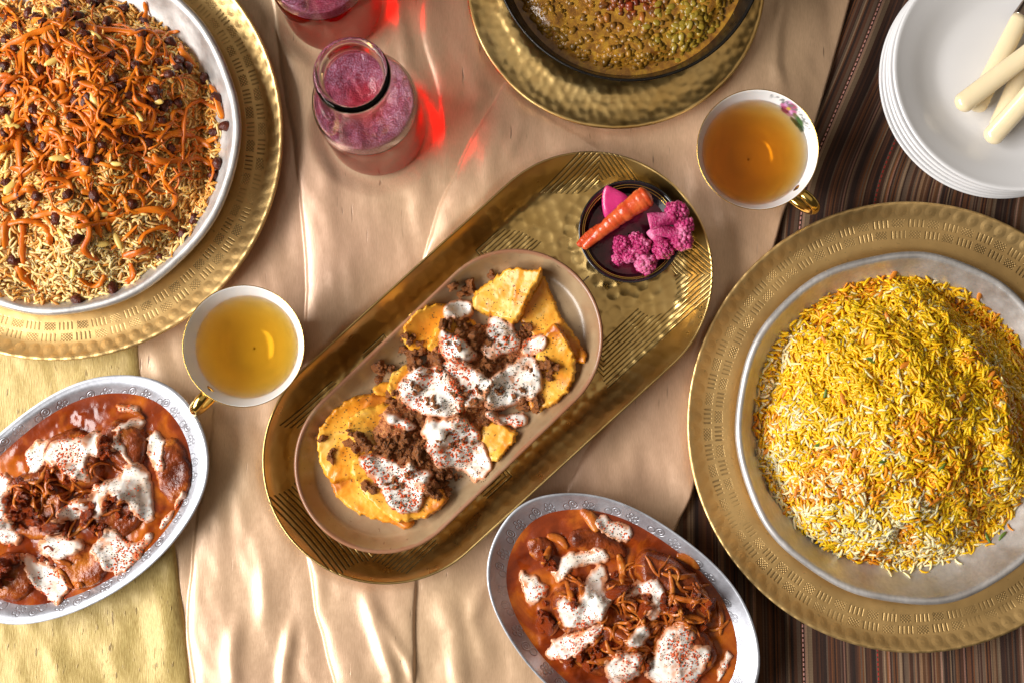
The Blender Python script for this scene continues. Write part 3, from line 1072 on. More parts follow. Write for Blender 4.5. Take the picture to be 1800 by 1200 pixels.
for _ in range(390):
    x0, y0 = rng.normal(150, 120), rng.normal(190, 95)
    if not (-30 < x0 < 372 and -20 < y0 < 470) or math.hypot(x0 - 95, y0 - 250) > 268 or (y0 > 350 and rng.random() < 0.7):
        continue
    th_ = rng.uniform(0, 6.28)
    cur = rng.normal(0, 0.5)
    pp = [(x0, y0)]
    for i in range(int(rng.integers(3, 7))):
        cur = cur * 0.8 + rng.normal(0, 0.35)
        th_ += cur
        pp.append((pp[-1][0] + 17 * math.cos(th_), pp[-1][1] + 17 * math.sin(th_)))
    if max(math.hypot(q[0] - 95, q[1] - 245) for q in pp) > 292:
        continue
    shred(pp, random.uniform(0.0007, 0.0018), random.uniform(0.0, 0.0036))
v, f = lumpy(ICO2, 0.12, 2, 9)
al_me = make_mesh("almond_sliver", v * np.array([0.0062, 0.0021, 0.0015]), f)
for px, py in [(120, 275), (105, 280), (18, 212), (24, 205), (15, 290), (205, 290), (85, 25), (170, 65), (165, 175), (275, 180), (110, 412), (182, 430), (210, 425), (130, 480), (25, 225), (330, 255), (60, 55), (190, 375), (245, 205), (150, 130), (95, 110), (20, 330)]:
    x, y, z = on_surf(surf_l, px, py)
    o = obj("almond_sliver", al_me, ALM, pil, loc=Vector((x, y, z + 0.0028)) - pil.location, rot=(random.uniform(-.4, .4), random.uniform(-.3, .3), random.uniform(0, 6.28)))
    s = random.uniform(0.7, 1.2)
    o.scale = (s, s * random.uniform(0.9, 1.5), s)

# ------------------------------------------------------------------ long gold tray and its ceramic plate
TC = ((T1[0] + T2[0]) / 2, (T1[1] + T2[1]) / 2)
TA = math.atan2(T2[1] - T1[1], T2[0] - T1[0])
TH2 = math.hypot(T2[0] - T1[0], T2[1] - T1[1]) / 2


def stadium(half, na=120, nstr=170):
    def c(d):
        t1 = np.linspace(-math.pi / 2, math.pi / 2, na, endpoint=False)
        t2 = t1 + math.pi
        s = np.linspace(0, 1, nstr, endpoint=False)
        a = np.c_[half + d * np.cos(t1), d * np.sin(t1)]
        b = np.c_[half - 2 * half * s, np.full(nstr, d)]
        e = np.c_[-half + d * np.cos(t2), d * np.sin(t2)]
        g = np.c_[-half + 2 * half * s, np.full(nstr, -d)]
        return np.r_[a, b, e, g]
    return c


def tray_material():
    m = M("polished_gold_tray")
    x, y, z = m.xyz(m.co())
    tot = None
    for cx, hx, hy in ((TH2 + 0.012, 0.040, 0.046), (-TH2 - 0.012, 0.046, 0.046)):
        u = m.ma('DIVIDE', m.ma('ABSOLUTE', m.ma('SUBTRACT', x, cx)), hx)
        v = m.ma('DIVIDE', m.ma('ABSOLUTE', y), hy)
        mx = m.ma('MAXIMUM', u, v)
        f = m.ma('ABSOLUTE', m.ma('SUBTRACT', m.ma('FRACT', m.ma('MULTIPLY', mx, 17)), 0.5))
        line = m.n('ShaderNodeMapRange', {0: f, 1: 0.24, 2: 0.10})
        band = m.ma('MULTIPLY', m.ma('GREATER_THAN', mx, 0.88), m.ma('LESS_THAN', mx, 1.52))
        # broken into separate groups of lines
        brk = m.ma('GREATER_THAN', m.n('ShaderNodeTexNoise', {'Vector': m.co(), 'Scale': 16.0, 'Detail': 0.0}), 0.46)
        e = m.ma('MULTIPLY', m.ma('MULTIPLY', line, band), brk)
        tot = e if tot is None else m.ma('MAXIMUM', tot, e)
    c = m.mix(m.mapr(m.noise(24, 4), 0.3, 0.7), (0.76, 0.53, 0.21, 1), (0.64, 0.42, 0.14, 1))
    c = m.mix(m.ma('MULTIPLY', tot, 0.8), c, (0.05, 0.035, 0.012, 1))
    h = m.ma('SUBTRACT', m.ma('MULTIPLY', m.noise(160, 2), 0.15), tot)
    m.p(color=c, metal=1.0, rough=m.ma('ADD', m.mapr(m.noise(45, 3), 0.3, 0.7, 0.26, 0.38), m.ma('MULTIPLY', tot, 0.2)), normal=m.bump(h, 0.5, 0.0005))
    return m.m


def build_tray():
    zr = 0.030 - Z_SAT
    Ro = L(217, 0.03)
    pr = [(0.0005, 0.0016), (0.02, 0.0016), (0.04, 0.0016), (0.058, 0.0016), (0.0665, 0.0022), (0.0720, 0.0055), (0.0765, 0.0115), (0.0805, 0.0175), (0.0845, zr - 0.0035), (0.0868, zr - 0.0008), (0.0874, zr), (0.0880, zr - 0.0006), (0.0872, zr - 0.0028), (0.0822, 0.0160), (0.0780, 0.0098), (0.0735, 0.0036), (0.067, 0.0003), (0.058, 0.0), (0.0005, 0.0)]
    pr = np.array([(r * Ro / 0.0880, z) for r, z in pr])
    pr = catmull(pr, 150)

    def mod(v):
        x, y = v[..., 0], v[..., 1]
        rad = np.where(np.abs(x) > TH2, np.hypot(np.abs(x) - TH2, y), np.abs(y))
        top = np.zeros(v.shape[:2])
        top[:88] = 1
        d = dents(x, y, 0.0092, 11, 0.28)
        k = np.clip(1 - (d / 0.60) ** 2, 0, 1)
        v[..., 2] -= top * 0.00085 * k * (1 - sstep(0.080, 0.084, rad)) * sstep(0.0, 0.01, rad)
        v[..., 2] += 0.0006 * np.sin(x * 20 + 1) * sstep(0.05, 0.08, rad)
        return v
    v, f = loft(stadium(TH2), pr, mod)
    obj("serving_tray", make_mesh("serving_tray", v, f), tray_material(), loc=(TC[0], TC[1], Z_SAT), rot=(0, 0, TA), label="long round-ended gold tray with hammered floor and engraved lines", cat="tray")


build_tray()
ZT = Z_SAT + 0.0017
PZ = ZT + 0.019
P1, P2 = px_c(673, 815, PZ), px_c(905, 592, PZ)
PC = ((P1[0] + P2[0]) / 2, (P1[1] + P2[1]) / 2)
PA = math.atan2(P2[1] - P1[1], P2[0] - P1[0])
PH = math.hypot(P2[0] - P1[0], P2[1] - P1[1]) / 2
PRo = L(156, PZ)
PLATE_PROF = [(0.0005, 0.0035), (0.03, 0.0035), (0.045, 0.0038), (0.0510, 0.0055), (0.0555, 0.0110), (0.0590, 0.0165), (0.0606, 0.0186), (0.0618, 0.0190), (0.0625, 0.0182), (0.0618, 0.0165), (0.0580, 0.0100), (0.0530, 0.0035), (0.048, 0.0004), (0.04, 0.0), (0.0005, 0.0)]
PLATE_PROF = [(r * PRo / 0.0625, z) for r, z in PLATE_PROF]


def build_plate():
    m = M("speckled_stoneware")
    x, y, z = m.xyz(m.co())
    n = m.noise(38, 5)
    c = m.mix(m.mapr(n, 0.3, 0.7), lin(162, 138, 106), lin(132, 108, 80))
    edge = m.n('ShaderNodeMapRange', {0: m.ma('ADD', z, m.ma('MULTIPLY', m.ma('SUBTRACT', m.noise(90, 3), 0.5), 0.004)), 1: 0.0168, 2: 0.0185})
    c = m.mix(m.ma('MULTIPLY', edge, 0.85), c, lin(146, 96, 70))
    spk = m.mapr(m.noise(330, 2), 0.68, 0.74)
    c = m.mix(m.ma('MULTIPLY', spk, 0.6), c, lin(84, 50, 30))
    stain = m.ma('MULTIPLY', m.mapr(m.noise(22, 4), 0.5, 0.7), 0.35)
    c = m.mix(stain, c, lin(150, 92, 56))
    m.p(color=c, rough=0.32, spec=0.5, coat=0.2, coatr=0.15, normal=m.bump(m.noise(150, 3), 0.2, 0.0008))
    v, f = loft(stadium(PH, 80, 90), catmull(PLATE_PROF, 70))
    obj("oval_plate", make_mesh("oval_plate", v, f), m.m, loc=(PC[0], PC[1], ZT), rot=(0, 0, PA), label="beige stoneware plate with brown edge holding dumplings on the gold tray", cat="plate")


build_plate()


def plate_inner(x, y):
    dx, dy = x - PC[0], y - PC[1]
    u = dx * math.cos(PA) + dy * math.sin(PA)
    w = -dx * math.sin(PA) + dy * math.cos(PA)
    r = np.where(np.abs(u) > PH, np.hypot(np.abs(u) - PH, w), np.abs(w))
    pp = np.array(PLATE_PROF[:8])
    return ZT + np.interp(r, pp[:, 0], pp[:, 1])


# ------------------------------------------------------------------ height map on which food is laid
class HMap:
    def __init__(s, x0, x1, y0, y1, fn, res=0.0008):
        s.res = res
        s.x0, s.y0 = x0, y0
        s.xs = np.arange(x0, x1, res)
        s.ys = np.arange(y0, y1, res)
        s.X, s.Y = np.meshgrid(s.xs, s.ys)
        s.Z = fn(s.X, s.Y)

    def at(s, x, y):
        i = np.clip((np.asarray(x) - s.x0) / s.res, 0, len(s.xs) - 1.001)
        j = np.clip((np.asarray(y) - s.y0) / s.res, 0, len(s.ys) - 1.001)
        a = i.astype(int)
        b = j.astype(int)
        fx, fy = i - a, j - b
        Z = s.Z
        return (Z[b, a] * (1 - fx) + Z[b, a + 1] * fx) * (1 - fy) + (Z[b + 1, a] * (1 - fx) + Z[b + 1, a + 1] * fx) * fy

    def stamp(s, cx, cy, r, ztop):
        a0, a1 = int((cx - r - s.x0) / s.res), int((cx + r - s.x0) / s.res) + 2
        b0, b1 = int((cy - r - s.y0) / s.res), int((cy + r - s.y0) / s.res) + 2
        sl = (slice(max(b0, 0), max(b1, 0)), slice(max(a0, 0), max(a1, 0)))
        d2 = ((s.X[sl] - cx) ** 2 + (s.Y[sl] - cy) ** 2) / r**2
        s.Z[sl] = np.maximum(s.Z[sl], np.where(d2 < 1, ztop - r * 0.5 * d2, -9))


def blur(z, k):
    for _ in range(2):
        for ax in (0, 1):
            p = np.pad(z, [(k, k) if i == ax else (0, 0) for i in (0, 1)], mode='edge')
            c = np.cumsum(p, axis=ax)
            c = np.insert(c, 0, 0, axis=ax)
            n = 2 * k + 1
            z = (np.take(c, range(n, c.shape[ax]), ax) - np.take(c, range(0, c.shape[ax] - n), ax)) / n
    return z


def patch(hm, poly_px, T, edge=0.003, zref=0.03, soft=3, rough=0.0006, nf=120, seed=0, edge_noise=0.0015, crease=None, lift=0.0):
    """lay a soft slab of food with the given outline on the height map; returns mesh vertices, faces, sdf at vertices"""
    pl = np.array([px_c(a, b, zref) for a, b in poly_px])
    pl = chaikin(pl, 2)
    x0, y0 = pl.min(0) - 0.004
    x1, y1 = pl.max(0) + 0.004
    ix = slice(max(int((x0 - hm.x0) / hm.res), 0), int((x1 - hm.x0) / hm.res) + 1)
    iy = slice(max(int((y0 - hm.y0) / hm.res), 0), int((y1 - hm.y0) / hm.res) + 1)
    X, Y = hm.X[iy, ix], hm.Y[iy, ix]
    base = hm.Z[iy, ix]
    sd = sdf_poly(X, Y, pl) + edge_noise * (fbm(X * nf * 2, Y * nf * 2, seed + 40, 2) - 0.5) * 2
    bl = blur(base, soft) if soft else base
    t = np.clip(sd / edge, 0, 1)
    pr = np.sqrt(np.clip(1 - (1 - t) ** 2, 0, 1))
    Z = np.maximum(bl, base * 0.5 + bl * 0.5) + T * pr + rough * 2 * (fbm(X * nf, Y * nf, seed, 3) - 0.5) * np.clip(t, 0, 1) + lift * np.clip(t, 0, 1)
    if crease is not None:
        Z = Z + crease(X, Y, sd)
    Z = np.where(sd > 0, np.maximum(Z, base + 0.0002 * t), base - 0.0008 + np.maximum(sd, -0.003) * 0.8)
    keep = sd > -0.0022
    idx = -np.ones(X.shape, int)
    idx[keep] = np.arange(keep.sum())
    q = np.stack([idx[:-1, :-1], idx[:-1, 1:], idx[1:, 1:], idx[1:, :-1]], -1).reshape(-1, 4)
    q = q[(q >= 0).all(1)]
    v = np.c_[X[keep], Y[keep], Z[keep]]
    hm.Z[iy, ix] = np.where(sd > 0, np.maximum(base, Z), base)
    return v, q, sd[keep], pl


def flakes(name, pts, size, mat, parent, origin):
    """crushed spice: small chips of three dimensions"""
    N = len(pts)
    v0 = np.array([[1, 0, 0], [-0.9, 0.3, 0], [0, 1, 0.1], [0.1, -0.8, 0], [0, 0.1, 0.45], [0, 0, -0.4]])
    f0 = np.array([[0, 2, 4], [2, 1, 4], [1, 3, 4], [3, 0, 4], [2, 0, 5], [1, 2, 5], [3, 1, 5], [0, 3, 5]])
    a = rng.uniform(0, 6.28, N)
    s = rng.uniform(size[0], size[1], N)
    el = rng.uniform(0.5, 1.0, N)
    x = v0[None, :, 0] * s[:, None]
    y = v0[None, :, 1] * (s * el)[:, None]
    z = v0[None, :, 2] * s[:, None] + rng.normal(0, 0.15, (N, 1)) * x
    V = np.stack([x * np.cos(a)[:, None] - y * np.sin(a)[:, None], x * np.sin(a)[:, None] + y * np.cos(a)[:, None], z], -1) + pts[:, None] - np.asarray(origin)
    F = (f0[None] + (np.arange(N) * 6)[:, None, None]).reshape(-1, 3)
    return obj(name, make_mesh(name, V.reshape(-1, 3), F, smooth=False), mat, parent, kind="stuff")


def sprinkle_pts(hm, polys, n, seed, thr=0.45, zoff=0.0002, nf=90, bias=None):
    out = []
    for pl in polys:
        x0, y0 = pl.min(0)
        x1, y1 = pl.max(0)
        k = int(n * (x1 - x0) * (y1 - y0) * 1e4)
        x = rng.uniform(x0, x1, k)
        y = rng.uniform(y0, y1, k)
        ok = (sdf_poly(x, y, pl) > 0.0002) & (fbm(x * nf, y * nf, seed, 2) + rng.normal(0, 0.08, k) > thr)
        out.append(np.c_[x[ok], y[ok]])
    p = np.concatenate(out)
    return np.c_[p, hm.at(p[:, 0], p[:, 1]) + zoff]


def yogurt_material():
    m = M("yogurt")
    n = m.noise(70, 4)
    c = m.mix(m.mapr(n, 0.46, 0.72), (0.84, 0.79, 0.73, 1), (0.80, 0.62, 0.48, 1))
    oil = m.mapr(m.noise(210, 3), 0.60, 0.72)
    c = m.mix(m.ma('MULTIPLY', oil, 0.65), c, (0.66, 0.26, 0.08, 1))
    ed, _, _ = m.xyz(m.attr())
    c = m.mix(m.ma('MULTIPLY', ed, 0.85), c, (0.60, 0.20, 0.05, 1))
    m.p(color=c, rough=0.17, spec=0.5, sss=0.35, sssr=(1, .8, .6), ssss=0.002, normal=m.bump(m.noise(200, 3), 0.14, 0.001))
    return m.m


def stain(v, sd, seed):
    """how far the sauce has soaked into the yogurt: most at its edge, in patches"""
    n = fbm(v[:, 0] * 130, v[:, 1] * 130, seed + 300, 3)
    e = np.clip(sstep(0.0034, 0.0002, sd - 0.004 * (n - 0.45)) + 0.8 * sstep(0.60, 0.78, n), 0, 1)
    return np.c_[e, e, e]



YOG = yogurt_material()
PAP = simple("paprika", (0.60, 0.085, 0.010, 1), 0.5, var=0.5, nscale=800)
MINT = simple("dried_mint", (0.030, 0.038, 0.014, 1), 0.7, var=0.5, nscale=800)


def food_material(name, stops, nscale, rough=0.2, bump=0.6, bscale=260, spec=0.42, **kw):
    m = M(name)
    n = m.noise(nscale, 5, dist=0.6)
    m.p(color=m.ramp(n, stops), rough=m.mapr(m.noise(nscale * 2, 3), 0.3, 0.7, rough * 0.6, rough * 1.7), spec=spec, normal=m.bump(m.noise(bscale, 4), bump, 0.0015), **kw)
    return m.m


MEAT = food_material("browned_mince", [(0.3, (0.17, 0.042, 0.012)), (0.5, (0.48, 0.155, 0.045)), (0.7, (0.74, 0.34, 0.11))], 420, 0.3, 1.0, 1100)
crumb_me = []
for s in range(7):
    v, f = lumpy(lumpy(ICO3, 0.8, 1.7, s * 3 + 1), 0.5, 5.5, s * 5 + 2)
    crumb_me.append(make_mesh("meat_crumb", v * np.array([1, 0.8, 0.7]), f))

# dumplings
hm = HMap(*px_c(500, 1000, 0.0), 0, 0, plate_inner) if False else HMap(-0.165, 0.075, -0.155, 0.075, plate_inner)
DOUGH = M("dumpling_dough")
dn = DOUGH.noise(30, 4, dist=0.5)
dc = DOUGH.ramp(dn, [(0.30, (0.84, 0.58, 0.20)), (0.42, (0.80, 0.41, 0.045)), (0.55, (0.70, 0.26, 0.012)), (0.68, (0.42, 0.10, 0.008))])
dsp = DOUGH.mapr(DOUGH.noise(360, 2), 0.66, 0.72)
dc = DOUGH.mix(DOUGH.ma('MULTIPLY', dsp, 0.7), dc, (0.20, 0.045, 0.008, 1))
DOUGH.p(color=dc, rough=0.36, spec=0.5, sss=0.2, sssr=(1, .55, .2), ssss=0.002, normal=DOUGH.bump(DOUGH.noise(110, 4), 0.38, 0.0020))
DOUGH = DOUGH.m
DUMPS = [
    ([(575, 850), (580, 869), (600, 888), (620, 904), (655, 916), (690, 925), (717, 937), (728, 915), (700, 860), (640, 815), (595, 815)], 0.004, "pale dumpling edge with pointed corner at the plate's rounded end"),
    ([(551, 773), (556, 821), (575, 853), (601, 845), (640, 840), (690, 800), (710, 740), (689, 701), (668, 689), (633, 691), (593, 709), (564, 741)], 0.006, "large round yellow dumpling with browned crumbs on its rim"),
    ([(601, 748), (628, 720), (671, 707), (700, 708), (715, 752), (673, 795), (620, 782)], 0.005, "orange folded dumpling flap lying on the large round yellow dumpling"),
    ([(613, 800), (615, 843), (639, 877), (668, 904), (700, 922), (727, 917), (759, 909), (780, 890), (787, 870), (753, 845), (700, 815), (647, 795)], 0.007, "orange dumpling with ruffled front edge under the lowest yogurt dollop"),
    ([(651, 688), (656, 674), (679, 668), (690, 680), (684, 694), (660, 696)], 0.004, "small pale dumpling corner beside a lump of mince"),
    ([(677, 670), (690, 648), (715, 636), (750, 640), (740, 690), (700, 708), (680, 692)], 0.008, "yellow dumpling fold below the mince lumps, half under yogurt"),
    ([(703, 590), (713, 568), (732, 547), (759, 533), (790, 531), (812, 560), (795, 605), (750, 622), (715, 615)], 0.006, "glossy amber dumpling flap next to the plain white yogurt dollop"),
    ([(956, 474), (973, 515), (989, 557), (1016, 589), (1037, 632), (1016, 641), (996, 610), (973, 580), (945, 600), (915, 570), (917, 535), (940, 500)], 0.004, "brownish triangular dumpling sheet pointing to the plate's edge"),
    ([(747, 614), (755, 592), (768, 571), (791, 555), (835, 555), (850, 600), (810, 650), (775, 630)], 0.008, "bright yellow dumpling flap leaning on the amber one"),
    ([(848, 736), (884, 743), (914, 763), (894, 793), (858, 820), (840, 785)], 0.006, "pale greenish dumpling end beside the long yogurt dollop"),
    ([(977, 563), (960, 580), (945, 600), (935, 650), (928, 690), (925, 715), (947, 726), (987, 702), (1011, 673), (1014, 637), (1000, 595)], 0.008, "flat orange dumpling with peppered corner at the right of the yogurt"),
    ([(827, 517), (840, 504), (868, 484), (893, 466), (920, 470), (944, 475), (953, 467), (957, 480), (938, 509), (921, 541), (910, 570), (885, 562), (858, 552), (829, 540)], 0.010, "tented golden dumpling sheet with folded top corner"),
]
TILT = [(-100, 0.001), (150, 0.003), (210, 0.006), (-60, 0.005), (120, 0.003), (160, 0.006), (130, 0.004), (-30, 0.002), (200, 0.007), (-20, 0.003), (100, 0.007), (-10, 0.011)]
for i, (pl, T, lb) in enumerate(DUMPS):
    cc0 = np.mean([px_c(a, b, 0.028) for a, b in pl], axis=0)
    ta, tl = TILT[i]
    ca0, sa0 = math.cos(R(ta)), math.sin(R(ta))

    def ruffle(X, Y, sd):
        an = np.arctan2(Y - cc0[1], X - cc0[0])
        w = ((X - cc0[0]) * ca0 + (Y - cc0[1]) * sa0)
        fold_ = 0.0007 * np.exp(-((w - 0.004) / 0.0022) ** 2) * (i % 2)
        return 0.0020 * (fbm(X * 110, Y * 110, 120 + i, 2) - 0.5) * np.exp(-np.clip(sd, 0, 1) / 0.004) + tl * sstep(-0.022, 0.024, w) + fold_ + 0.0016 * (fbm(X * 60, Y * 60, 90 + i, 2) - 0.5)
    v, f, sd, _ = patch(hm, pl, T * 0.9, edge=0.0030, zref=0.028, soft=6, rough=0.0007, nf=160, seed=i * 4 + 2, edge_noise=0.0014, crease=ruffle)
    c = v.mean(0)
    c[2] = v[:, 2].min()
    obj("dumpling", make_mesh("dumpling", v - c, f), DOUGH, loc=c, label=lb, cat="dumpling", group="dumplings on the stoneware plate")

topping = empty("dumpling_topping", (PC[0], PC[1], ZT + 0.02), "browned mince and spiced yogurt spooned over the dumplings", "food topping")
TO = np.array(topping.location)


def put_crumbs(hm, clusters, parent, name, meshes, mat, s0, s1, dens, origin, zref=0.035):
    for cx, cy, rx, ry, an in clusters:
        n = max(3, int(rx * ry * dens))
        for _ in range(n):
            d = math.sqrt(rng.uniform(0, 1))
            a = rng.uniform(0, 6.28)
            ex, ey = d * rx * math.cos(a), d * ry * math.sin(a)
            ca, sa = math.cos(R(an)), math.sin(R(an))
            x, y = px_c(cx + ex * ca - ey * sa, cy + ex * sa + ey * ca, zref)
            s = rng.uniform(s0, s1)
            z = float(hm.at(x, y))
            o = obj(name, random.choice(meshes), mat, parent, loc=Vector((x, y, z + 0.25 * s)) - Vector(origin), rot=(rng.uniform(0, 6.28), rng.uniform(0, 6.28), rng.uniform(0, 6.28)))
            o.scale = (s, s * rng.uniform(0.7, 1.1), s * rng.uniform(0.7, 1.0))
            hm.stamp(x, y, s * 0.85, z + 0.85 * s)


crumbs_a = [(610, 765, 26, 9, 70), (632, 775, 30, 14, 25), (668, 785, 45, 18, 10), (708, 790, 38, 26, 0), (748, 806, 32, 20, 0), (770, 850, 40, 26, -20), (757, 862, 30, 16, 0), (812, 500, 28, 13, 10), (716, 606, 24, 20, 0), (668, 650, 13, 22, 0), (735, 632, 30, 16, -30), (800, 572, 30, 20, 0), (838, 592, 13, 28, 0), (868, 478, 11, 8, 0), (925, 578, 13, 24, 0), (962, 648, 16, 22, 0), (925, 708, 36, 12, 10), (862, 735, 14, 16, 0), (650, 856, 14, 9, 0), (740, 742, 34, 16, 10), (800, 740, 22, 14, 0), (578, 798, 20, 8, 0), (556, 772, 8, 4, 0), (820, 610, 22, 26, 0), (880, 640, 26, 14, 0), (700, 740, 22, 12, 20), (905, 600, 20, 14, 0), (850, 660, 20, 30, 0), (760, 770, 26, 18, 0), (815, 730, 30, 12, -40), (765, 620, 14, 16, 0), (690, 700, 16, 14, 0)]
BEDS = [[(640, 760), (700, 690), (760, 610), (830, 560), (900, 580), (945, 640), (930, 700), (860, 730), (830, 790), (770, 840), (700, 830)], [(720, 720), (790, 640), (860, 620), (900, 660), (860, 710), (790, 770), (740, 770)], [(660, 760), (740, 750), (790, 800), (770, 860), (690, 840)]]
for i, pl in enumerate(BEDS):
    v, f, sd, _ = patch(hm, pl, [0.007, 0.007, 0.004][i], edge=0.014, zref=0.034, soft=7, rough=0.0030, nf=150, seed=200 + i * 7, edge_noise=0.003)
    obj("mince_bed", make_mesh("mince_bed", v - TO, f), MEAT, topping)
put_crumbs(hm, crumbs_a, topping, "meat_crumb", crumb_me, MEAT, 0.0014, 0.0042, 0.030, TO)
YP = [
    [(775, 540), (787, 523), (800, 520), (824, 525), (827, 552), (803, 556), (784, 558)],
    [(771, 598), (776, 581), (795, 586), (821, 597), (833, 621), (827, 637), (792, 636), (773, 622)],
    [(856, 557), (875, 554), (901, 576), (917, 595), (905, 612), (877, 623), (851, 626), (847, 602), (860, 579)],
    [(905, 635), (931, 620), (944, 643), (953, 675), (941, 695), (918, 697), (888, 717), (867, 721), (855, 701), (863, 659), (885, 645)],
    [(771, 637), (803, 634), (840, 648), (863, 669), (853, 698), (835, 717), (800, 703), (781, 672)],
    [(699, 680), (727, 648), (759, 643), (796, 667), (810, 701), (811, 725), (775, 727), (737, 725), (705, 707)],
    [(670, 725), (700, 727), (726, 744), (712, 758), (679, 744)],
    [(755, 738), (785, 745), (814, 735), (841, 773), (858, 821), (841, 849), (807, 826), (769, 818), (748, 789), (743, 763)],
    [(627, 811), (652, 804), (689, 811), (737, 830), (754, 838), (737, 869), (728, 897), (705, 901), (681, 890), (666, 859), (647, 837)],
    [(853, 723), (880, 725), (920, 728), (922, 740), (904, 752), (861, 738)],
    [(925, 590), (950, 583), (962, 600), (940, 622), (918, 618)],
]
ypolys = []
for i, pl in enumerate(YP):
    pc = np.mean(pl, axis=0)
    pl = [tuple(pc + (np.array(q) - pc) * 1.13) for q in pl]
    v, f, sd, pw = patch(hm, pl, 0.0052, edge=0.0052, zref=0.040, soft=4, rough=0.0022, nf=80, seed=60 + i * 3, edge_noise=0.0026)
    obj("yogurt_dollop", make_mesh("yogurt_dollop", v - TO, f, attr=stain(v, sd, i)), YOG, topping)
    ypolys.append(pw)
# a few crumbs on top of the yogurt
put_crumbs(hm, [(745, 655, 12, 10, 0), (800, 690, 30, 14, 0), (770, 705, 24, 12, 0), (700, 840, 26, 12, 0), (880, 600, 16, 10, 0), (915, 690, 14, 8, 0), (820, 775, 10, 14, 0), (740, 690, 28, 14, 20), (785, 655, 22, 12, 0), (835, 690, 16, 18, 0), (790, 770, 24, 16, 40), (690, 860, 22, 12, 0), (870, 680, 16, 14, 0), (860, 590, 18, 12, 0), (800, 610, 16, 12, 0), (930, 650, 12, 14, 0)], topping, "meat_crumb", crumb_me, MEAT, 0.0009, 0.0028, 0.019, TO)
flakes("paprika_flakes", sprinkle_pts(hm, ypolys[1:], 30, 3, 0.57, nf=55), (0.0004, 0.0014), PAP, topping, TO)
flakes("mint_flakes", sprinkle_pts(hm, ypolys[1:], 46, 9, 0.53), (0.00025, 0.0007), MINT, topping, TO)
allp = [np.array([px_c(a, b, 0.035) for a, b in [(560, 740), (640, 690), (760, 540), (900, 470), (1000, 600), (1000, 680), (900, 740), (840, 840), (720, 910), (620, 870)]])]
flakes("pepper_specks", sprinkle_pts(hm, allp, 9, 14, 0.40), (0.0003, 0.0007), MINT, topping, TO)


# ------------------------------------------------------------------ oval silver dishes with stew
DSILVER = silver_mat("embossed_aluminium", (0.62, 0.635, 0.69), 0.40, metal=0.75, emb=(L(265, 0.03), L(176, 0.03)))
SAUCE = food_material("tomato_sauce", [(0.28, (0.085, 0.010, 0.003)), (0.50, (0.22, 0.032, 0.004)), (0.72, (0.54, 0.135, 0.008))], 34, 0.18, 0.25, 170, 0.42)
EGGP = food_material("braised_eggplant", [(0.3, (0.085, 0.014, 0.004)), (0.52, (0.25, 0.046, 0.008)), (0.72, (0.50, 0.15, 0.016))], 60, 0.2, 0.9, 260)
TOM = food_material("tomato_chunk", [(0.3, (0.17, 0.014, 0.004)), (0.52, (0.40, 0.050, 0.008)), (0.72, (0.62, 0.17, 0.02))], 110, 0.14, 0.9, 320)
ONI = food_material("fried_onion", [(0.3, (0.26, 0.05, 0.007)), (0.55, (0.46, 0.12, 0.014)), (0.75, (0.60, 0.24, 0.04))], 90, 0.2, 0.4, 320, sss=0.2, sssr=(1, .5, .2), ssss=0.002)
tom_me = []
for s in range(6):
    v, f = lumpy(ICO3, 0.55, 1.9, s * 2 + 31)
    v, f = lumpy((v, f), 0.25, 5, s + 50)
    tom_me.append(make_mesh("tomato_chunk", v * np.array([1, 0.75, 0.5]), f))


def oval_dish(c, ang, base, label):
    zr = 0.030 - base
    a, b = L(265, 0.03), L(176, 0.03)
    n = 260
    t = np.linspace(0, 2 * math.pi, n, endpoint=False)
    ct, st = np.cos(t), np.sin(t)
    e = 2 / 2.15
    ux = np.sign(ct) * np.abs(ct) ** e
    uy = np.sign(st) * np.abs(st) ** e
    egg = 1 + 0.06 * ux
    wob = 1 + 0.006 * np.sin(3 * t + 1) + 0.004 * np.sin(7 * t)
    cont = lambda s: np.c_[ux * a * s * wob, uy * b * s * egg * wob]
    pr = [(0.002, 0.004), (0.4, 0.004), (0.62, 0.0046), (0.74, 0.0080), (0.85, 0.0150), (0.93, 0.0208), (0.972, zr - 0.001), (0.986, zr + 0.0003), (0.998, zr - 0.0006), (1.0, zr - 0.002), (0.985, zr - 0.0032), (0.93, 0.0175), (0.85, 0.0118), (0.74, 0.0045), (0.62, 0.0005), (0.5, 0.0), (0.002, 0.0)]
    v, f = loft(cont, catmull(np.array(pr) * np.array([1, 1]), 90))
    o = obj("oval_dish", make_mesh("oval_dish", v, f), DSILVER, loc=(c[0], c[1], base), rot=(0, 0, ang), label=label, cat="serving dish")
    pp = np.array(pr[:8])

    def inner(x, y):
        dx, dy = x - c[0], y - c[1]
        u = (dx * math.cos(ang) + dy * math.sin(ang)) / a
        w = (-dx * math.sin(ang) + dy * math.cos(ang)) / (b * (1 + 0.06 * np.clip(u, -1, 1)))
        s = (np.abs(u) ** 2.15 + np.abs(w) ** 2.15) ** (1 / 2.15)
        return base + np.interp(s, pp[:, 0], pp[:, 1]), s
    return inner


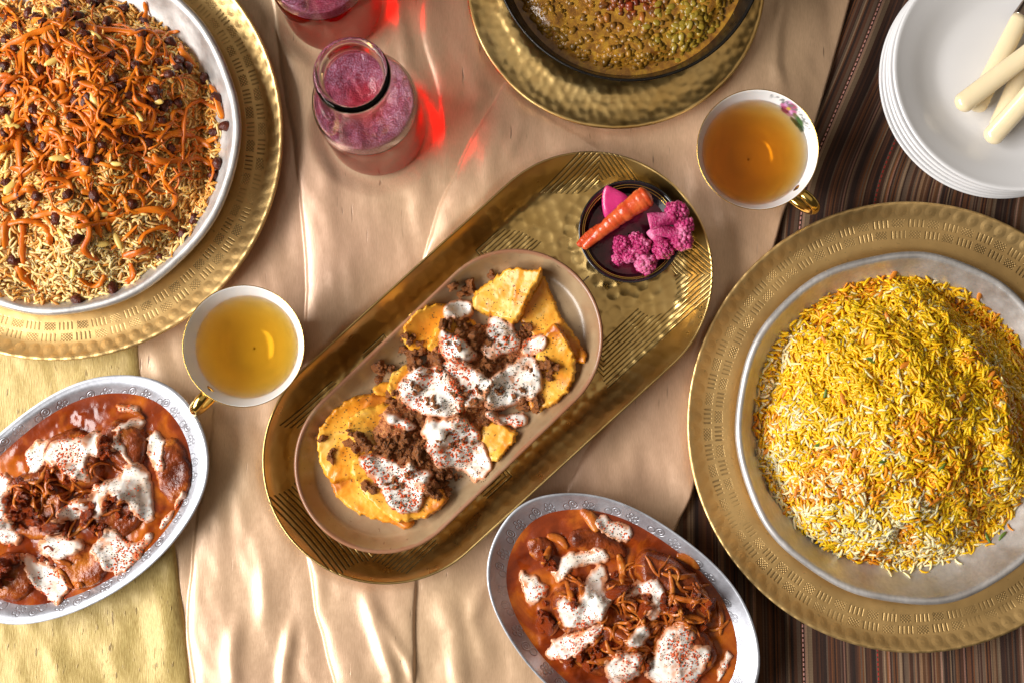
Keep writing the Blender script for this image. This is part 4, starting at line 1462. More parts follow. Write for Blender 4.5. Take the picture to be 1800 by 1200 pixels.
def stew(c, ang, base, label, dlabel, eggs, toms, onions, yogs, seed, strands, lvl=0.0148):
    inner = oval_dish(c, ang, base, dlabel)
    rt = empty("eggplant_stew", (c[0], c[1], base + 0.005), label, "stew")
    O = np.array(rt.location)
    h = HMap(c[0] - 0.12, c[0] + 0.12, c[1] - 0.105, c[1] + 0.105, lambda x, y: inner(x, y)[0])
    # sauce pool
    zi, s = inner(h.X, h.Y)
    n1 = fbm(h.X * 40, h.Y * 40, seed, 4)
    zs = base + lvl + 0.0095 * (n1 - 0.5) * sstep(0.84, 0.7, s) + 0.003 * sstep(0.7, 0.2, s)
    keep = zs > zi - 0.0012
    keep &= s < 0.93
    idx = -np.ones(h.X.shape, int)
    idx[keep] = np.arange(keep.sum())
    q = np.stack([idx[:-1, :-1], idx[:-1, 1:], idx[1:, 1:], idx[1:, :-1]], -1).reshape(-1, 4)
    q = q[(q >= 0).all(1)]
    obj("tomato_sauce", make_mesh("tomato_sauce", np.c_[h.X[keep], h.Y[keep], zs[keep]] - O, q), SAUCE, rt)
    h.Z = np.maximum(zi, np.where(s < 0.93, zs, zi))
    for i, (pl, T) in enumerate(eggs):
        v, f, sd, _ = patch(h, pl, T, edge=0.006, zref=0.028, soft=4, rough=0.0018, nf=75, seed=seed + 5 * i, edge_noise=0.0016)
        obj("eggplant_slice", make_mesh("eggplant_slice", v - O, f), EGGP, rt)
    put_crumbs(h, toms, rt, "tomato_chunk", tom_me, TOM, 0.0026, 0.0072, 0.0125, O, 0.03)
    for pth, w in onions:
        p = catmull(pth, 14)
        xy = np.array([px_c(a, b, 0.03) for a, b in p])
        z = h.at(xy[:, 0], xy[:, 1])
        z = np.convolve(np.pad(z, 2, mode='edge'), np.ones(5) / 5, 'valid') + 0.0012
        v, f = tube(np.c_[xy, z] - O, w * np.sqrt(np.clip(np.sin(np.linspace(0.15, 3.0, 14)), 0.1, 1)), 7, 0.55)
        obj("onion_strip", make_mesh("onion_strip", v, f), ONI, rt)
        for a, b, zz in np.c_[xy, z][::2]:
            h.stamp(a, b, w, zz + 0.0008)
    # limp shredded onion through the heap
    sx, sy, sw, sh, sn = strands
    for _ in range(sn):
        a0, d0 = rng.uniform(0, 6.28), math.sqrt(rng.uniform(0, 1))
        q, th_, cur = [(sx + sw * d0 * math.cos(a0), sy + sh * d0 * math.sin(a0))], rng.uniform(0, 6.28), 0.0
        for _k in range(4):
            cur = 0.7 * cur + rng.normal(0, 0.4)
            th_ += cur
            q.append((q[-1][0] + 11 * math.cos(th_), q[-1][1] + 11 * math.sin(th_)))
        xy = np.array([px_c(a, b, 0.03) for a, b in catmull(q, 12)])
        z = h.at(xy[:, 0], xy[:, 1])
        z = np.convolve(np.pad(z, 1, mode='edge'), np.ones(3) / 3, 'valid') + 0.0007
        v, f = tube(np.c_[xy, z] - O, rng.uniform(0.0009, 0.0017) * np.sqrt(np.clip(np.sin(np.linspace(0.2, 2.95, 12)), 0.1, 1)), 6, 0.5)
        obj("onion_shred", make_mesh("onion_shred", v, f), ONI, rt)
        for a, b, zz in np.c_[xy, z][::2]:
            h.stamp(a, b, 0.0014, zz + 0.0006)
    yp = []
    for i, pl in enumerate(yogs):
        v, f, sd, pw = patch(h, pl, 0.0026, edge=0.0050, zref=0.032, soft=3, rough=0.0018, nf=100, seed=seed + 70 + i * 3, edge_noise=0.0026)
        obj("yogurt_dollop", make_mesh("yogurt_dollop", v - O, f, attr=stain(v, sd, seed + i)), YOG, rt)
        yp.append(pw)
    put_crumbs(h, [(q[0], q[1], q[2] * 0.7, q[3] * 0.7, q[4]) for q in toms[::2]], rt, "tomato_chunk", tom_me, TOM, 0.0022, 0.0046, 0.006, O, 0.034)
    flakes("paprika_flakes", sprinkle_pts(h, yp, 40, seed + 2, 0.59, nf=55), (0.0003, 0.0012), PAP, rt, O)
    flakes("mint_flakes", sprinkle_pts(h, yp, 30, seed + 9, 0.50), (0.0002, 0.0006), MINT, rt, O)
    return h


A1 = R(38)
stew(DISH1, A1, Z_SILK, "eggplant stew in dark tomato sauce with yogurt, on the yellow silk", "oval silver dish with embossed flowers standing on the yellow silk cloth",
     [([(300, 765), (322, 790), (336, 830), (325, 870), (300, 890), (275, 860), (268, 810), (280, 775)], 0.004), ([(0, 975), (30, 968), (60, 1000), (60, 1040), (20, 1060), (-30, 1050), (-30, 990)], 0.006),
      ([(190, 735), (250, 745), (262, 800), (230, 830), (190, 810), (170, 770)], 0.008), ([(90, 760), (150, 750), (190, 800), (170, 860), (110, 860), (70, 810)], 0.010), ([(20, 830), (90, 820), (130, 880), (110, 950), (40, 950), (-10, 900)], 0.010), ([(170, 850), (240, 840), (260, 900), (220, 950), (160, 940)], 0.006), ([(95, 960), (170, 950), (200, 1000), (150, 1040), (100, 1030)], 0.004)],
     [(50, 860, 32, 26, 0), (115, 842, 30, 26, 0), (60, 905, 34, 26, 0), (210, 890, 26, 22, 0), (170, 925, 22, 20, 0), (110, 925, 34, 14, 10), (190, 790, 18, 26, 0), (20, 900, 24, 30, 0), (10, 1000, 30, 28, 0), (85, 975, 16, 10, 0), (150, 890, 24, 20, 0)],
     [([(100, 1000), (112, 1020), (122, 1035)], 0.003), ([(128, 1035), (138, 1028), (143, 1032)], 0.0028), ([(200, 712), (230, 722), (250, 735)], 0.0025), ([(92, 985), (110, 988), (124, 992)], 0.002)],
     [[(198, 712), (224, 709), (242, 718), (233, 728), (204, 726)],
      [(197, 772), (203, 748), (228, 735), (253, 739), (240, 751), (216, 755), (210, 776), (226, 800), (250, 822), (240, 828), (214, 806)],
      [(254, 756), (285, 762), (287, 800), (277, 838), (260, 820), (252, 784)],
      [(36, 794), (52, 774), (82, 770), (78, 800), (64, 838), (38, 826)],
      [(74, 805), (86, 778), (120, 771), (152, 760), (173, 750), (182, 780), (174, 800), (158, 804), (161, 850), (136, 842), (104, 820)],
      [(158, 848), (200, 843), (218, 811), (258, 824), (266, 864), (267, 914), (250, 922), (232, 896), (208, 864), (190, 868), (186, 908), (168, 914), (158, 880)],
      [(148, 968), (174, 944), (192, 922), (207, 932), (209, 950), (232, 953), (267, 931), (250, 968), (218, 1009), (200, 1016), (170, 992)],
      [(34, 968), (52, 983), (96, 998), (116, 1028), (109, 1058), (87, 1066), (55, 1040), (39, 1002)],
      [(54, 958), (96, 934), (154, 955), (121, 980), (72, 982)],
      [(-20, 832), (16, 830), (18, 880), (26, 905), (34, 960), (-20, 965)],
      [(94, 896), (130, 880), (162, 878), (160, 902), (108, 918)],
      [(278, 918), (300, 890), (316, 862), (322, 872), (298, 910), (275, 932)]], 5, (130, 870, 110, 70, 34))
A2 = R(-38)
stew(DISH2, A2, Z_SAT, "eggplant stew with onions and yogurt, half on the striped tablecloth", "oval silver dish with embossed flowers between gold tray and striped tablecloth",
     [([(1000, 930), (1045, 928), (1090, 950), (1110, 975), (1080, 990), (1030, 975), (1000, 960)], 0.005), ([(1130, 960), (1200, 985), (1250, 1040), (1255, 1090), (1200, 1105), (1140, 1060), (1110, 1000)], 0.012), ([(960, 1040), (1030, 1010), (1080, 1060), (1050, 1110), (980, 1110)], 0.012), ([(1020, 1040), (1090, 1010), (1170, 1060), (1160, 1120), (1070, 1130)], 0.010), ([(990, 1120), (1080, 1090), (1150, 1130), (1120, 1200), (1020, 1190)], 0.009), ([(1160, 1090), (1250, 1100), (1270, 1170), (1200, 1220), (1140, 1180)], 0.008), ([(925, 950), (960, 940), (985, 970), (960, 990), (930, 980)], 0.003)],
     [(1015, 1045, 28, 26, 0), (1108, 1085, 22, 26, 0), (1050, 1140, 34, 18, -10), (1010, 1165, 34, 12, 0), (960, 1085, 20, 24, 0), (1120, 1160, 24, 24, 0), (1175, 1065, 20, 34, 0), (1085, 1030, 20, 20, 0), (965, 985, 22, 14, 40), (1230, 1075, 24, 30, 0), (1140, 1060, 12, 22, 0)],
     [([(962, 942), (985, 950), (998, 965)], 0.0034), ([(1022, 898), (1040, 912), (1050, 935)], 0.0045), ([(1192, 978), (1215, 985), (1232, 1002)], 0.0035), ([(1088, 975), (1096, 1000), (1094, 1025)], 0.0032), ([(968, 960), (960, 980), (953, 992)], 0.0026),
      ([(1160, 1005), (1190, 1012), (1225, 1010)], 0.002), ([(1165, 1040), (1200, 1050), (1245, 1052)], 0.0022), ([(1180, 1085), (1215, 1082), (1250, 1095)], 0.0022), ([(1175, 1000), (1180, 1035), (1172, 1068)], 0.002), ([(995, 1020), (1003, 1045), (1000, 1070)], 0.0025), ([(1018, 1015), (1022, 1040), (1016, 1065)], 0.0022), ([(1100, 1060), (1125, 1078), (1130, 1100)], 0.0024), ([(1030, 1160), (1060, 1158), (1090, 1150)], 0.0022), ([(1200, 1030), (1225, 1032), (1250, 1030)], 0.0018), ([(1265, 1060), (1272, 1090), (1270, 1120)], 0.002), ([(985, 1090), (975, 1110), (968, 1120)], 0.002)],
     [[(1040, 904), (1062, 910), (1102, 925), (1119, 940), (1106, 959), (1073, 947), (1050, 925)],
      [(911, 1004), (936, 1012), (966, 1030), (963, 1050), (936, 1068), (918, 1048)],
      [(969, 1014), (993, 978), (1021, 969), (1062, 964), (1078, 979), (1062, 995), (1021, 998), (999, 1015), (983, 1030)],
      [(1060, 990), (1075, 1010), (1058, 1037), (1084, 1054), (1068, 1074), (1044, 1094), (1015, 1106), (986, 1100), (975, 1054), (990, 1050), (1012, 1060), (1028, 1036), (1043, 1007)],
      [(955, 1153), (978, 1121), (1021, 1110), (1063, 1093), (1058, 1115), (1021, 1149), (986, 1164), (963, 1166)],
      [(1098, 1044), (1119, 1024), (1149, 1012), (1172, 1037), (1163, 1078), (1143, 1091), (1132, 1074), (1146, 1050), (1140, 1040), (1115, 1052)],
      [(1098, 1118), (1131, 1090), (1145, 1112), (1130, 1138), (1102, 1134)],
      [(1057, 1166), (1081, 1140), (1126, 1146), (1134, 1167), (1112, 1206), (1070, 1206)],
      [(1158, 1113), (1196, 1093), (1218, 1112), (1221, 1139), (1245, 1134), (1256, 1153), (1233, 1196), (1220, 1215), (1146, 1208), (1136, 1180), (1158, 1147)],
      [(1283, 1137), (1294, 1159), (1279, 1196), (1266, 1206), (1268, 1180)]], 15, (1120, 1080, 140, 90, 90))

# ------------------------------------------------------------------ tea cups
PORC = simple("white_porcelain", (0.80, 0.79, 0.77, 1), 0.12, var=0.03, coat=0.4, coatr=0.05)
GILT = simple("gilt", (0.83, 0.56, 0.14, 1), 0.16, 1.0, var=0.1)
TEA1 = liquid_mat("green_tea", (0.955, 0.80, 0.06), 60)
TEA2 = liquid_mat("black_tea", (0.93, 0.73, 0.04), 72)


def painted_porcelain():
    m = M("painted_porcelain")
    m.p(color=m.attr(), rough=0.12, coat=0.4, coatr=0.05)
    return m.m


def teacup(c, rim_px, base, hang, label, tea, glass_handle, painted):
    h = 0.055 - base
    Rr = L(rim_px, 0.055)
    k = Rr / 0.0425
    rt = empty("tea_cup", (c[0], c[1], base), label, "cup")
    out = [(0.0008, 0.0022), (0.017, 0.0022), (0.019, 0.0), (0.0215, 0.0), (0.0222, 0.0035), (0.0255, 0.0085), (0.0305, 0.018), (0.0348, 0.030), (0.0388, 0.0415), (0.0418, h - 0.0015), (0.0425, h - 0.0002), (0.0420, h + 0.0004), (0.0413, h - 0.0008)]
    inn = [(0.0368, 0.0405), (0.0330, 0.030), (0.0288, 0.0200), (0.0240, 0.0128), (0.0170, 0.0078), (0.009, 0.0058), (0.0008, 0.0052)]
    prof = catmull([(r * k, z) for r, z in out + inn], 110)
    v, f = lathe(prof, 240)
    if painted:
        th = np.arctan2(v[:, 1], v[:, 0])
        ra = np.hypot(v[:, 0], v[:, 1])
        colr = np.tile([0.80, 0.79, 0.77], (len(v), 1))
        inner_side = np.repeat(np.arange(len(prof)) > int(np.argmax(prof[:, 1])), 240)
        S = np.c_[th * 0.038, v[:, 2]]
        rs = np.random.default_rng(3)

        def blob(cx, cz, rad, cl, st=1.0, sx=1.0, side=True):
            d = np.hypot((S[:, 0] - cx) / sx, S[:, 1] - cz) / rad
            w = (sstep(1.15, 0.75, d) * st * (inner_side == side))[:, None]
            colr[:] = colr * (1 - w) + np.array(cl) * w
        t0 = R(46) * 0.038
        for q in range(6):
            a = q * 1.05
            blob(t0 + 0.004 + 0.0034 * math.cos(a), 0.0435 + 0.0034 * math.sin(a), 0.0036, [(0.42, 0.10, 0.22), (0.58, 0.30, 0.52), (0.30, 0.05, 0.10)][q % 3], 0.95)
        blob(t0 + 0.004, 0.0435, 0.0016, (0.5, 0.35, 0.05))
        for q in range(7):
            blob(t0 - 0.006 + rs.uniform(-.006, .004), 0.042 + rs.uniform(-.005, .005), 0.0024, [(0.05, 0.11, 0.03), (0.10, 0.10, 0.02), (0.04, 0.08, 0.05)][q % 3], 0.9, 1.8)
        for q in range(70):
            blob(t0 + rs.uniform(-0.016, 0.020), h - 0.004 + rs.uniform(-0.0015, 0.0015), rs.uniform(0.0004, 0.0009), (0.14, 0.15, 0.14), 0.8)
        for q in range(170):
            blob(R(rs.uniform(150, 300) - 360 * (q % 2 > 5)) * 0.038 if False else R(rs.uniform(-180, 180)) * 0.038, rs.uniform(0.030, 0.043), rs.uniform(0.0005, 0.0013), [(0.16, 0.20, 0.17), (0.30, 0.16, 0.20), (0.10, 0.22, 0.10)][q % 3], 0.75, 1.0, False)
        body = obj("cup_body", make_mesh("cup_body", v, f, attr=colr), painted_porcelain(), rt)
    else:
        body = obj("cup_body", make_mesh("cup_body", v, f), PORC, rt)
    # gilt rim line
    tt = np.linspace(0, 2 * math.pi, 120, endpoint=False)
    a = np.linspace(0, 2 * math.pi, 8, endpoint=False)
    rv = np.array([[((Rr - 0.0003) + 0.0003 * math.cos(q)) * np.cos(tt), ((Rr - 0.0003) + 0.0003 * math.cos(q)) * np.sin(tt), np.full(120, h + 0.0001 + 0.0004 * math.sin(q))] for q in a])
    rv = np.moveaxis(rv, 1, 2).reshape(-1, 3)
    ff = gridfaces(9, 120)
    ff = np.where(ff >= 8 * 120, ff - 8 * 120, ff)
    obj("gilt_rim", make_mesh("gilt_rim", rv, ff), GILT, body)
    # tea
    lv = 0.0390 if not painted else 0.0415
    ins = prof[int(np.argmax(prof[:, 1])) + 1:][::-1]
    ins = ins[np.argsort(ins[:, 1])]
    zs = 0.0054 + (lv - 0.0054) * np.linspace(0, 1, 40) ** 2
    pr = [(0.00001, 0.0050)] + [(float(np.interp(z, ins[:, 1], ins[:, 0])) + 0.0004, z) for z in zs[1:]]
    re = pr[-1][0]
    pr += [(re * 0.97, lv - 0.00005), (0.00001, lv - 0.00005)]
    v, f = lathe(pr, 120)
    obj("tea", make_mesh("tea", v, f), tea, rt)
    # handle
    ca, sa = math.cos(hang), math.sin(hang)
    s = np.linspace(0, 1, 26)
    an = R(80) - s * R(190)
    hp = catmull([(0.0385, 0.0420), (0.0470, 0.0455), (0.0555, 0.0430), (0.0585, 0.0340), (0.0545, 0.0240), (0.0455, 0.0185), (0.0305, 0.0190)], 30)
    path = np.c_[hp[:, 0] * k * ca, hp[:, 0] * k * sa, hp[:, 1]]
    v, f = tube(path, 0.0030, 10, 0.62, up=(-sa, ca, 0.0))
    # broad ribbon handle: widen sideways
    side = np.array([-sa, ca, 0])
    d = (v - np.repeat(np.r_[path, path[:1], path[-1:]], [10] * 30 + [1, 1], 0)) @ side
    v = v + np.outer(d, side) * 1.0
    obj("handle", make_mesh("handle", v, f), GILT, rt)
    return rt


a1 = math.atan2(-(703 - 608), 350 - 428)
a2 = math.atan2(-(352 - 263), 1428 - 1332)
teacup(CUP1, 107.5, Z_SAT, a1, "plain white tea cup with golden green tea and gilt handle", TEA1, False, False)
teacup(CUP2, 108.5, Z_SAT, a2, "white tea cup with painted pink flower inside and dark amber tea", TEA2, True, True)

# ------------------------------------------------------------------ bottles of red drink
GLASS = M("clear_glass")
GLASS.p(color=(1, 1, 1, 1), trans=1.0, rough=0.0, ior=1.28)
GLASS = GLASS.m
RED = liquid_mat("red_drink", (0.94, 0.06, 0.09), 42)
RED.node_tree.nodes["Principled BSDF"].inputs["Base Color"].default_value = (0.92, 0.006, 0.012, 1)
RED.node_tree.nodes["Principled BSDF"].inputs["Transmission Weight"].default_value = 1.0
RED.node_tree.nodes["Principled BSDF"].inputs["IOR"].default_value = 1.01
FOAM = M("pink_froth")
fvo = FOAM.n('ShaderNodeTexVoronoi', {'Vector': FOAM.co(), 'Scale': 800.0})
fn_ = FOAM.noise(60, 4)
fc = FOAM.mix(FOAM.mapr(fn_, 0.35, 0.65), (0.28, 0.045, 0.085, 1), (0.44, 0.21, 0.32, 1))
fc = FOAM.mix(FOAM.mapr(fvo, 0.1, 0.8), fc, (0.26, 0.03, 0.06, 1))
fx, fy, fz = FOAM.xyz(FOAM.co())
fr = FOAM.ma('SQRT', FOAM.ma('ADD', FOAM.ma('MULTIPLY', fx, fx), FOAM.ma('MULTIPLY', fy, fy)))
fr = FOAM.ma('ADD', fr, FOAM.ma('MULTIPLY', FOAM.ma('SUBTRACT', FOAM.noise(140, 3), 0.5), 0.016))
fc = FOAM.mix(FOAM.mapr(fr, 0.020, 0.009), fc, (0.30, 0.018, 0.035, 1))
FOAM.p(color=fc, rough=0.25, normal=FOAM.bump(fvo, 0.35, 0.0008))
FOAM = FOAM.m


def bottle(c, base, label, rz):
    rt = empty("drink_bottle", (c[0], c[1], base), label, "bottle", rz=rz)
    o = [(0.0006, 0.0016), (0.030, 0.0010), (0.0335, 0.0004), (0.0358, 0.0022), (0.0364, 0.006), (0.0362, 0.030), (0.0362, 0.052), (0.0362, 0.066), (0.0358, 0.076), (0.0342, 0.087), (0.0300, 0.101), (0.0248, 0.114), (0.0217, 0.127), (0.0210, 0.136), (0.0222, 0.1405), (0.0238, 0.1435), (0.0243, 0.1465), (0.0236, 0.1495), (0.0220, 0.1508), (0.0205, 0.1500), (0.0194, 0.1475), (0.0186, 0.140), (0.0184, 0.134), (0.0200, 0.127), (0.0233, 0.114), (0.0287, 0.101), (0.0330, 0.087), (0.0346, 0.076), (0.0346, 0.0745), (0.0335, 0.0740), (0.020, 0.0740), (0.0006, 0.0740)]
    pr = catmull(o, 150)
    v, f = lathe(pr, 128)
    obj("glass", make_mesh("glass", v, f), GLASS, rt)
    zi = np.array([(0.031, 0.0022), (0.0350, 0.0032), (0.0358, 0.008), (0.0357, 0.030), (0.0357, 0.066), (0.0352, 0.0745), (0.0330, 0.087), (0.0287, 0.101), (0.0233, 0.114)])
    zz = np.linspace(0.0024, 0.099, 60)
    ri = np.interp(zz, zi[:, 1], zi[:, 0])
    lev = 0.073
    k = zz <= lev
    pr = [(0.0005, 0.0022)] + list(zip(ri[k], zz[k]))
    pr += [(pr[-1][0] * 0.98, lev + 0.0003), (0.0005, lev + 0.0003)]
    v, f = lathe(pr, 96)
    drink = obj("red_drink", make_mesh("red_drink", v, f), RED, rt)
    # froth clinging above the drink
    zf = np.linspace(lev + 0.0013, lev + 0.0125, 8)
    rf = np.interp(zf, [0.070, 0.0745, 0.076, 0.087, 0.101], [0.0343, 0.0343, 0.0343, 0.0327, 0.0284])
    pr = [(0.0005, lev + 0.0013)] + list(zip(rf, zf))
    top = pr[-1]
    pr += [(top[0] * 0.93, top[1] - 0.0002), (top[0] * 0.8, top[1] - 0.001), (top[0] * 0.5, top[1] - 0.004), (top[0] * 0.3, top[1] - 0.0055), (0.0005, top[1] - 0.006)]

    def mod(r, z, t):
        w = (z > lev + 0.0008) & (r < top[0] * 0.97)
        return r, z + np.where(w, 0.0035 * (fbm(r * np.cos(t) * 160, r * np.sin(t) * 160, 3, 3) - 0.5), 0)
    v, f = lathe(catmull(pr, 60), 96, mod)
    obj("froth", make_mesh("froth", v, f), FOAM, drink)


bottle(BOT1, Z_SAT + 0.0001, "open glass bottle of frothy red drink beside the hammered gold plate", 0.4)
bottle(BOT2, Z_SAT + 0.0001, "glass bottle of red drink standing behind the frothy open one", 2.1)

# ------------------------------------------------------------------ soup: hammered plate, dark bowl
HG = M("hammered_gold")
hc = HG.mix(HG.mapr(HG.noise(30, 3), 0.3, 0.7), (0.92, 0.66, 0.28, 1), (0.84, 0.54, 0.18, 1))
HG.p(color=hc, metal=1.0, rough=HG.mapr(HG.noise(70, 3), 0.3, 0.7, 0.30, 0.42))
HG = HG.m


def soup_charger():
    zr = 0.0135
    Rr = L(268, 0.02)
    k = Rr / 0.110
    pr = [(0.0006, 0.0050), (0.05, 0.0050), (0.060, 0.0055), (0.070, 0.0090), (0.078, 0.0128), (0.084, 0.0140), (0.090, 0.0128), (0.098, 0.0120), (0.105, 0.0128), (0.1088, zr), (0.110, zr - 0.0006), (0.1090, zr - 0.0016), (0.105, 0.0112), (0.098, 0.0102), (0.090, 0.0110), (0.084, 0.0120), (0.078, 0.0106), (0.070, 0.0068), (0.060, 0.0032), (0.055, 0.0), (0.0006, 0.0)]
    pr = catmull([(r * k if r > 0.001 else r, z) for r, z in pr], 150)

    def mod(r, z, t):
        d = dents(r * np.cos(t), r * np.sin(t), 0.0070, 23, 0.30)
        kk = np.clip(1 - (d / 0.58) ** 2, 0, 1)
        m = sstep(0.055 * k, 0.065 * k, r) * (1 - sstep(0.1065 * k, 0.1085 * k, r))
        return r, z - 0.00045 * kk * m
    v, f = lathe(pr, 460, mod)
    obj("hammered_plate", make_mesh("hammered_plate", v, f), HG, loc=(CS[0], CS[1], Z_SAT), label="round hammered gold plate under the black soup bowl", cat="charger plate")


soup_charger()
SBZ = Z_SAT + 0.0049
SRIM = SBZ + 0.062
SB = px_c(1105, -94, SRIM)
SR = L(245, SRIM)


def soup_bowl():
    m = M("black_iron")
    m.p(color=m.mix(m.mapr(m.noise(60, 4), 0.3, 0.7), (0.012, 0.010, 0.009, 1), (0.03, 0.026, 0.022, 1)), metal=0.6, rough=m.mapr(m.noise(80, 3), 0.3, 0.7, 0.22, 0.36))
    k = SR / 0.094
    z1 = 0.062
    out = [(0.0006, 0.0), (0.048, 0.0), (0.056, 0.0015), (0.066, 0.009), (0.078, 0.024), (0.087, 0.042), (0.0925, z1 - 0.003), (0.094, z1 - 0.0004), (0.0934, z1 + 0.0003), (0.0922, z1 - 0.0005), (0.0900, z1 - 0.006), (0.0845, 0.042), (0.0755, 0.025), (0.063, 0.011), (0.052, 0.0045), (0.0006, 0.0035)]
    v, f = lathe(catmull([(r * k if r > 0.001 else r, z) for r, z in out], 110), 220)
    obj("soup_bowl", make_mesh("soup_bowl", v, f), m.m, loc=(SB[0], SB[1], SBZ), label="black metal bowl of lentil soup on the hammered gold plate", cat="bowl")
    rt = empty("lentil_soup", (SB[0], SB[1], SBZ + 0.004), "thick olive and rust coloured lentil soup in the black bowl", "soup")
    O = np.array(rt.location)
    lvl = SBZ + 0.0425
    rr = np.linspace(0.0005, 0.0855 * k, 90)
    tt = np.linspace(0, 2 * math.pi, 260, endpoint=False)
    RR, TT = np.meshgrid(rr, tt, indexing='ij')
    X, Y = SB[0] + RR * np.cos(TT), SB[1] + RR * np.sin(TT)

    def sz(x, y):
        r = np.hypot(x - SB[0], y - SB[1]) / (0.085 * k)
        return lvl + (0.0045 * (fbm(x * 55, y * 55, 77, 3) - 0.5) + 0.004) * sstep(0.98, 0.80, r) + 0.003 * sstep(0.8, 0.0, r)
    sm = food_material("soup_broth", [(0.3, (0.14, 0.048, 0.005)), (0.5, (0.29, 0.125, 0.010)), (0.7, (0.42, 0.22, 0.016))], 160, 0.16, 0.3, 300, 0.6)
    obj("broth", make_mesh("broth", np.stack([X, Y, sz(X, Y)], -1).reshape(-1, 3) - O, gridfaces(90, 260)), sm, rt)
    # lentils in view, as one mass, plus the larger split peas one by one
    v0, f0 = lumpy(ICO1, 0.7, 1.9, 12)
    N = 4200
    q = np.sqrt(rng.uniform(0, 1, N * 3)) * 0.079 * k
    a = rng.uniform(-math.pi, 0, N * 3)
    x, y = SB[0] + q * np.cos(a), SB[1] + q * np.sin(a)
    kk = y < 0.305
    x, y = x[kk][:N], y[kk][:N]
    N = len(x)
    s = rng.uniform(0.0012, 0.0032, N)

    def colr(x, y):
        gx, gy = px_c(1215, 55, 0.05)
        rx_, ry_ = px_c(1110, 12, 0.05)
        g = np.exp(-(((x - gx) / 0.024) ** 2 + ((y - gy) / 0.034) ** 2)) + 0.55 * (fbm(x * 60, y * 60, 81, 2) - 0.42)
        rd = np.exp(-(((x - rx_) / 0.026) ** 2 + ((y - ry_) / 0.014) ** 2))
        base = np.tile([0.34, 0.155, 0.014], (len(x), 1))
        base = base * (1 - np.clip(g, 0, 1)[:, None]) + np.array([0.34, 0.215, 0.018]) * np.clip(g, 0, 1)[:, None]
        base = base * (1 - rd[:, None]) + np.array([0.24, 0.030, 0.006]) * rd[:, None]
        return base * rng.uniform(0.6, 1.35, (len(x), 1))
    ang = rng.uniform(0, 6.28, N)
    ex = rng.uniform(0.9, 1.5, N)
    lx = v0[None, :, 0] * (s * ex)[:, None]
    ly = v0[None, :, 1] * s[:, None]
    lz = v0[None, :, 2] * (s * 0.7)[:, None]
    V = np.stack([x[:, None] + lx * np.cos(ang)[:, None] - ly * np.sin(ang)[:, None], y[:, None] + lx * np.sin(ang)[:, None] + ly * np.cos(ang)[:, None], sz(x, y)[:, None] + rng.uniform(-0.0030, -0.0006, N)[:, None] + lz], -1)
    F = (f0[None] + (np.arange(N) * len(v0))[:, None, None]).reshape(-1, 3)
    lm = attr_mat("lentil", rough=0.34, var=0.25, bump=0.3, sss=0.15, sssr=(1, .6, .1), ssss=0.0015)
    obj("lentils", make_mesh("lentils", V.reshape(-1, 3) - O, F, attr=np.repeat(colr(x, y), len(v0), 0)), lm, rt, kind="stuff")
    pm = simple("split_pea", (0.26, 0.175, 0.016, 1), 0.3, var=0.3, nscale=150, sss=0.15, sssr=(1, .8, .1), ssss=0.002)
    v1, f1 = lumpy(ICO2, 0.2, 1.5, 4)
    pme = make_mesh("split_pea", v1 * np.array([1.25, 0.9, 0.5]), f1)
    for _ in range(46):
        px, py = rng.normal(1205, 38), abs(rng.normal(55, 38))
        if math.hypot(px - 1100, py + 75) > 205:
            continue
        xx, yy = px_c(px, py, 0.052)
        o = obj("split_pea", pme, pm, rt, loc=Vector((xx, yy, float(sz(np.array(xx), np.array(yy))) - 0.0010)) - rt.location, rot=(rng.uniform(-.5, .5), rng.uniform(-.5, .5), rng.uniform(0, 6.28)))
        s_ = rng.uniform(0.0024, 0.0036)
        o.scale = (s_, s_, s_)


soup_bowl()

# ------------------------------------------------------------------ plate stack with knives
WHITE = simple("white_glaze", (0.70, 0.69, 0.69, 1), 0.14, var=0.02, nscale=12, coat=0.3, coatr=0.08)
PRr = L(214, 0.022)
pp = [(0.0006, 0.0040), (0.040, 0.0040), (0.052, 0.0046), (0.062, 0.0075), (0.074, 0.0125), (0.084, 0.0165), (0.0885, 0.0184), (0.0898, 0.0184), (0.0900, 0.0175), (0.0890, 0.0166), (0.083, 0.0140), (0.073, 0.0098), (0.062, 0.0050), (0.053, 0.0020), (0.050, 0.0), (0.046, 0.0), (0.044, 0.0016), (0.0006, 0.0016)]
v, f = lathe(catmull([(r * PRr / 0.09 if r > 0.001 else r, z) for r, z in pp], 90), 200)
pl_me = make_mesh("dinner_plate", v, f)
PLB = 0.0004
NPL = 5
names = ["lowest white plate of the stack, resting on the striped tablecloth", "second white plate from the bottom of the stack", "middle white plate of the stack of five", "second white plate from the top of the stack", "topmost white plate of the stack, with ivory handled knives on it"]
for i in range(NPL):
    obj("dinner_plate", pl_me, WHITE, loc=(PLT[0] + random.uniform(-.0008, .0008), PLT[1] + random.uniform(-.0008, .0008), PLB + i * 0.0078), rot=(0, 0, i * 1.3), label=names[i], cat="plate", group="stacked white plates")
IVORY = simple("ivory_resin", (0.80, 0.66, 0.42, 1), 0.22, var=0.05, nscale=25, sss=0.2, sssr=(1, .8, .5), ssss=0.003, coat=0.3, coatr=0.1)
STEEL = simple("dark_steel", (0.32, 0.25, 0.20, 1), 0.22, 1.0, var=0.1)
ZTOP = PLB + 4 * 0.0078 + 0.0042


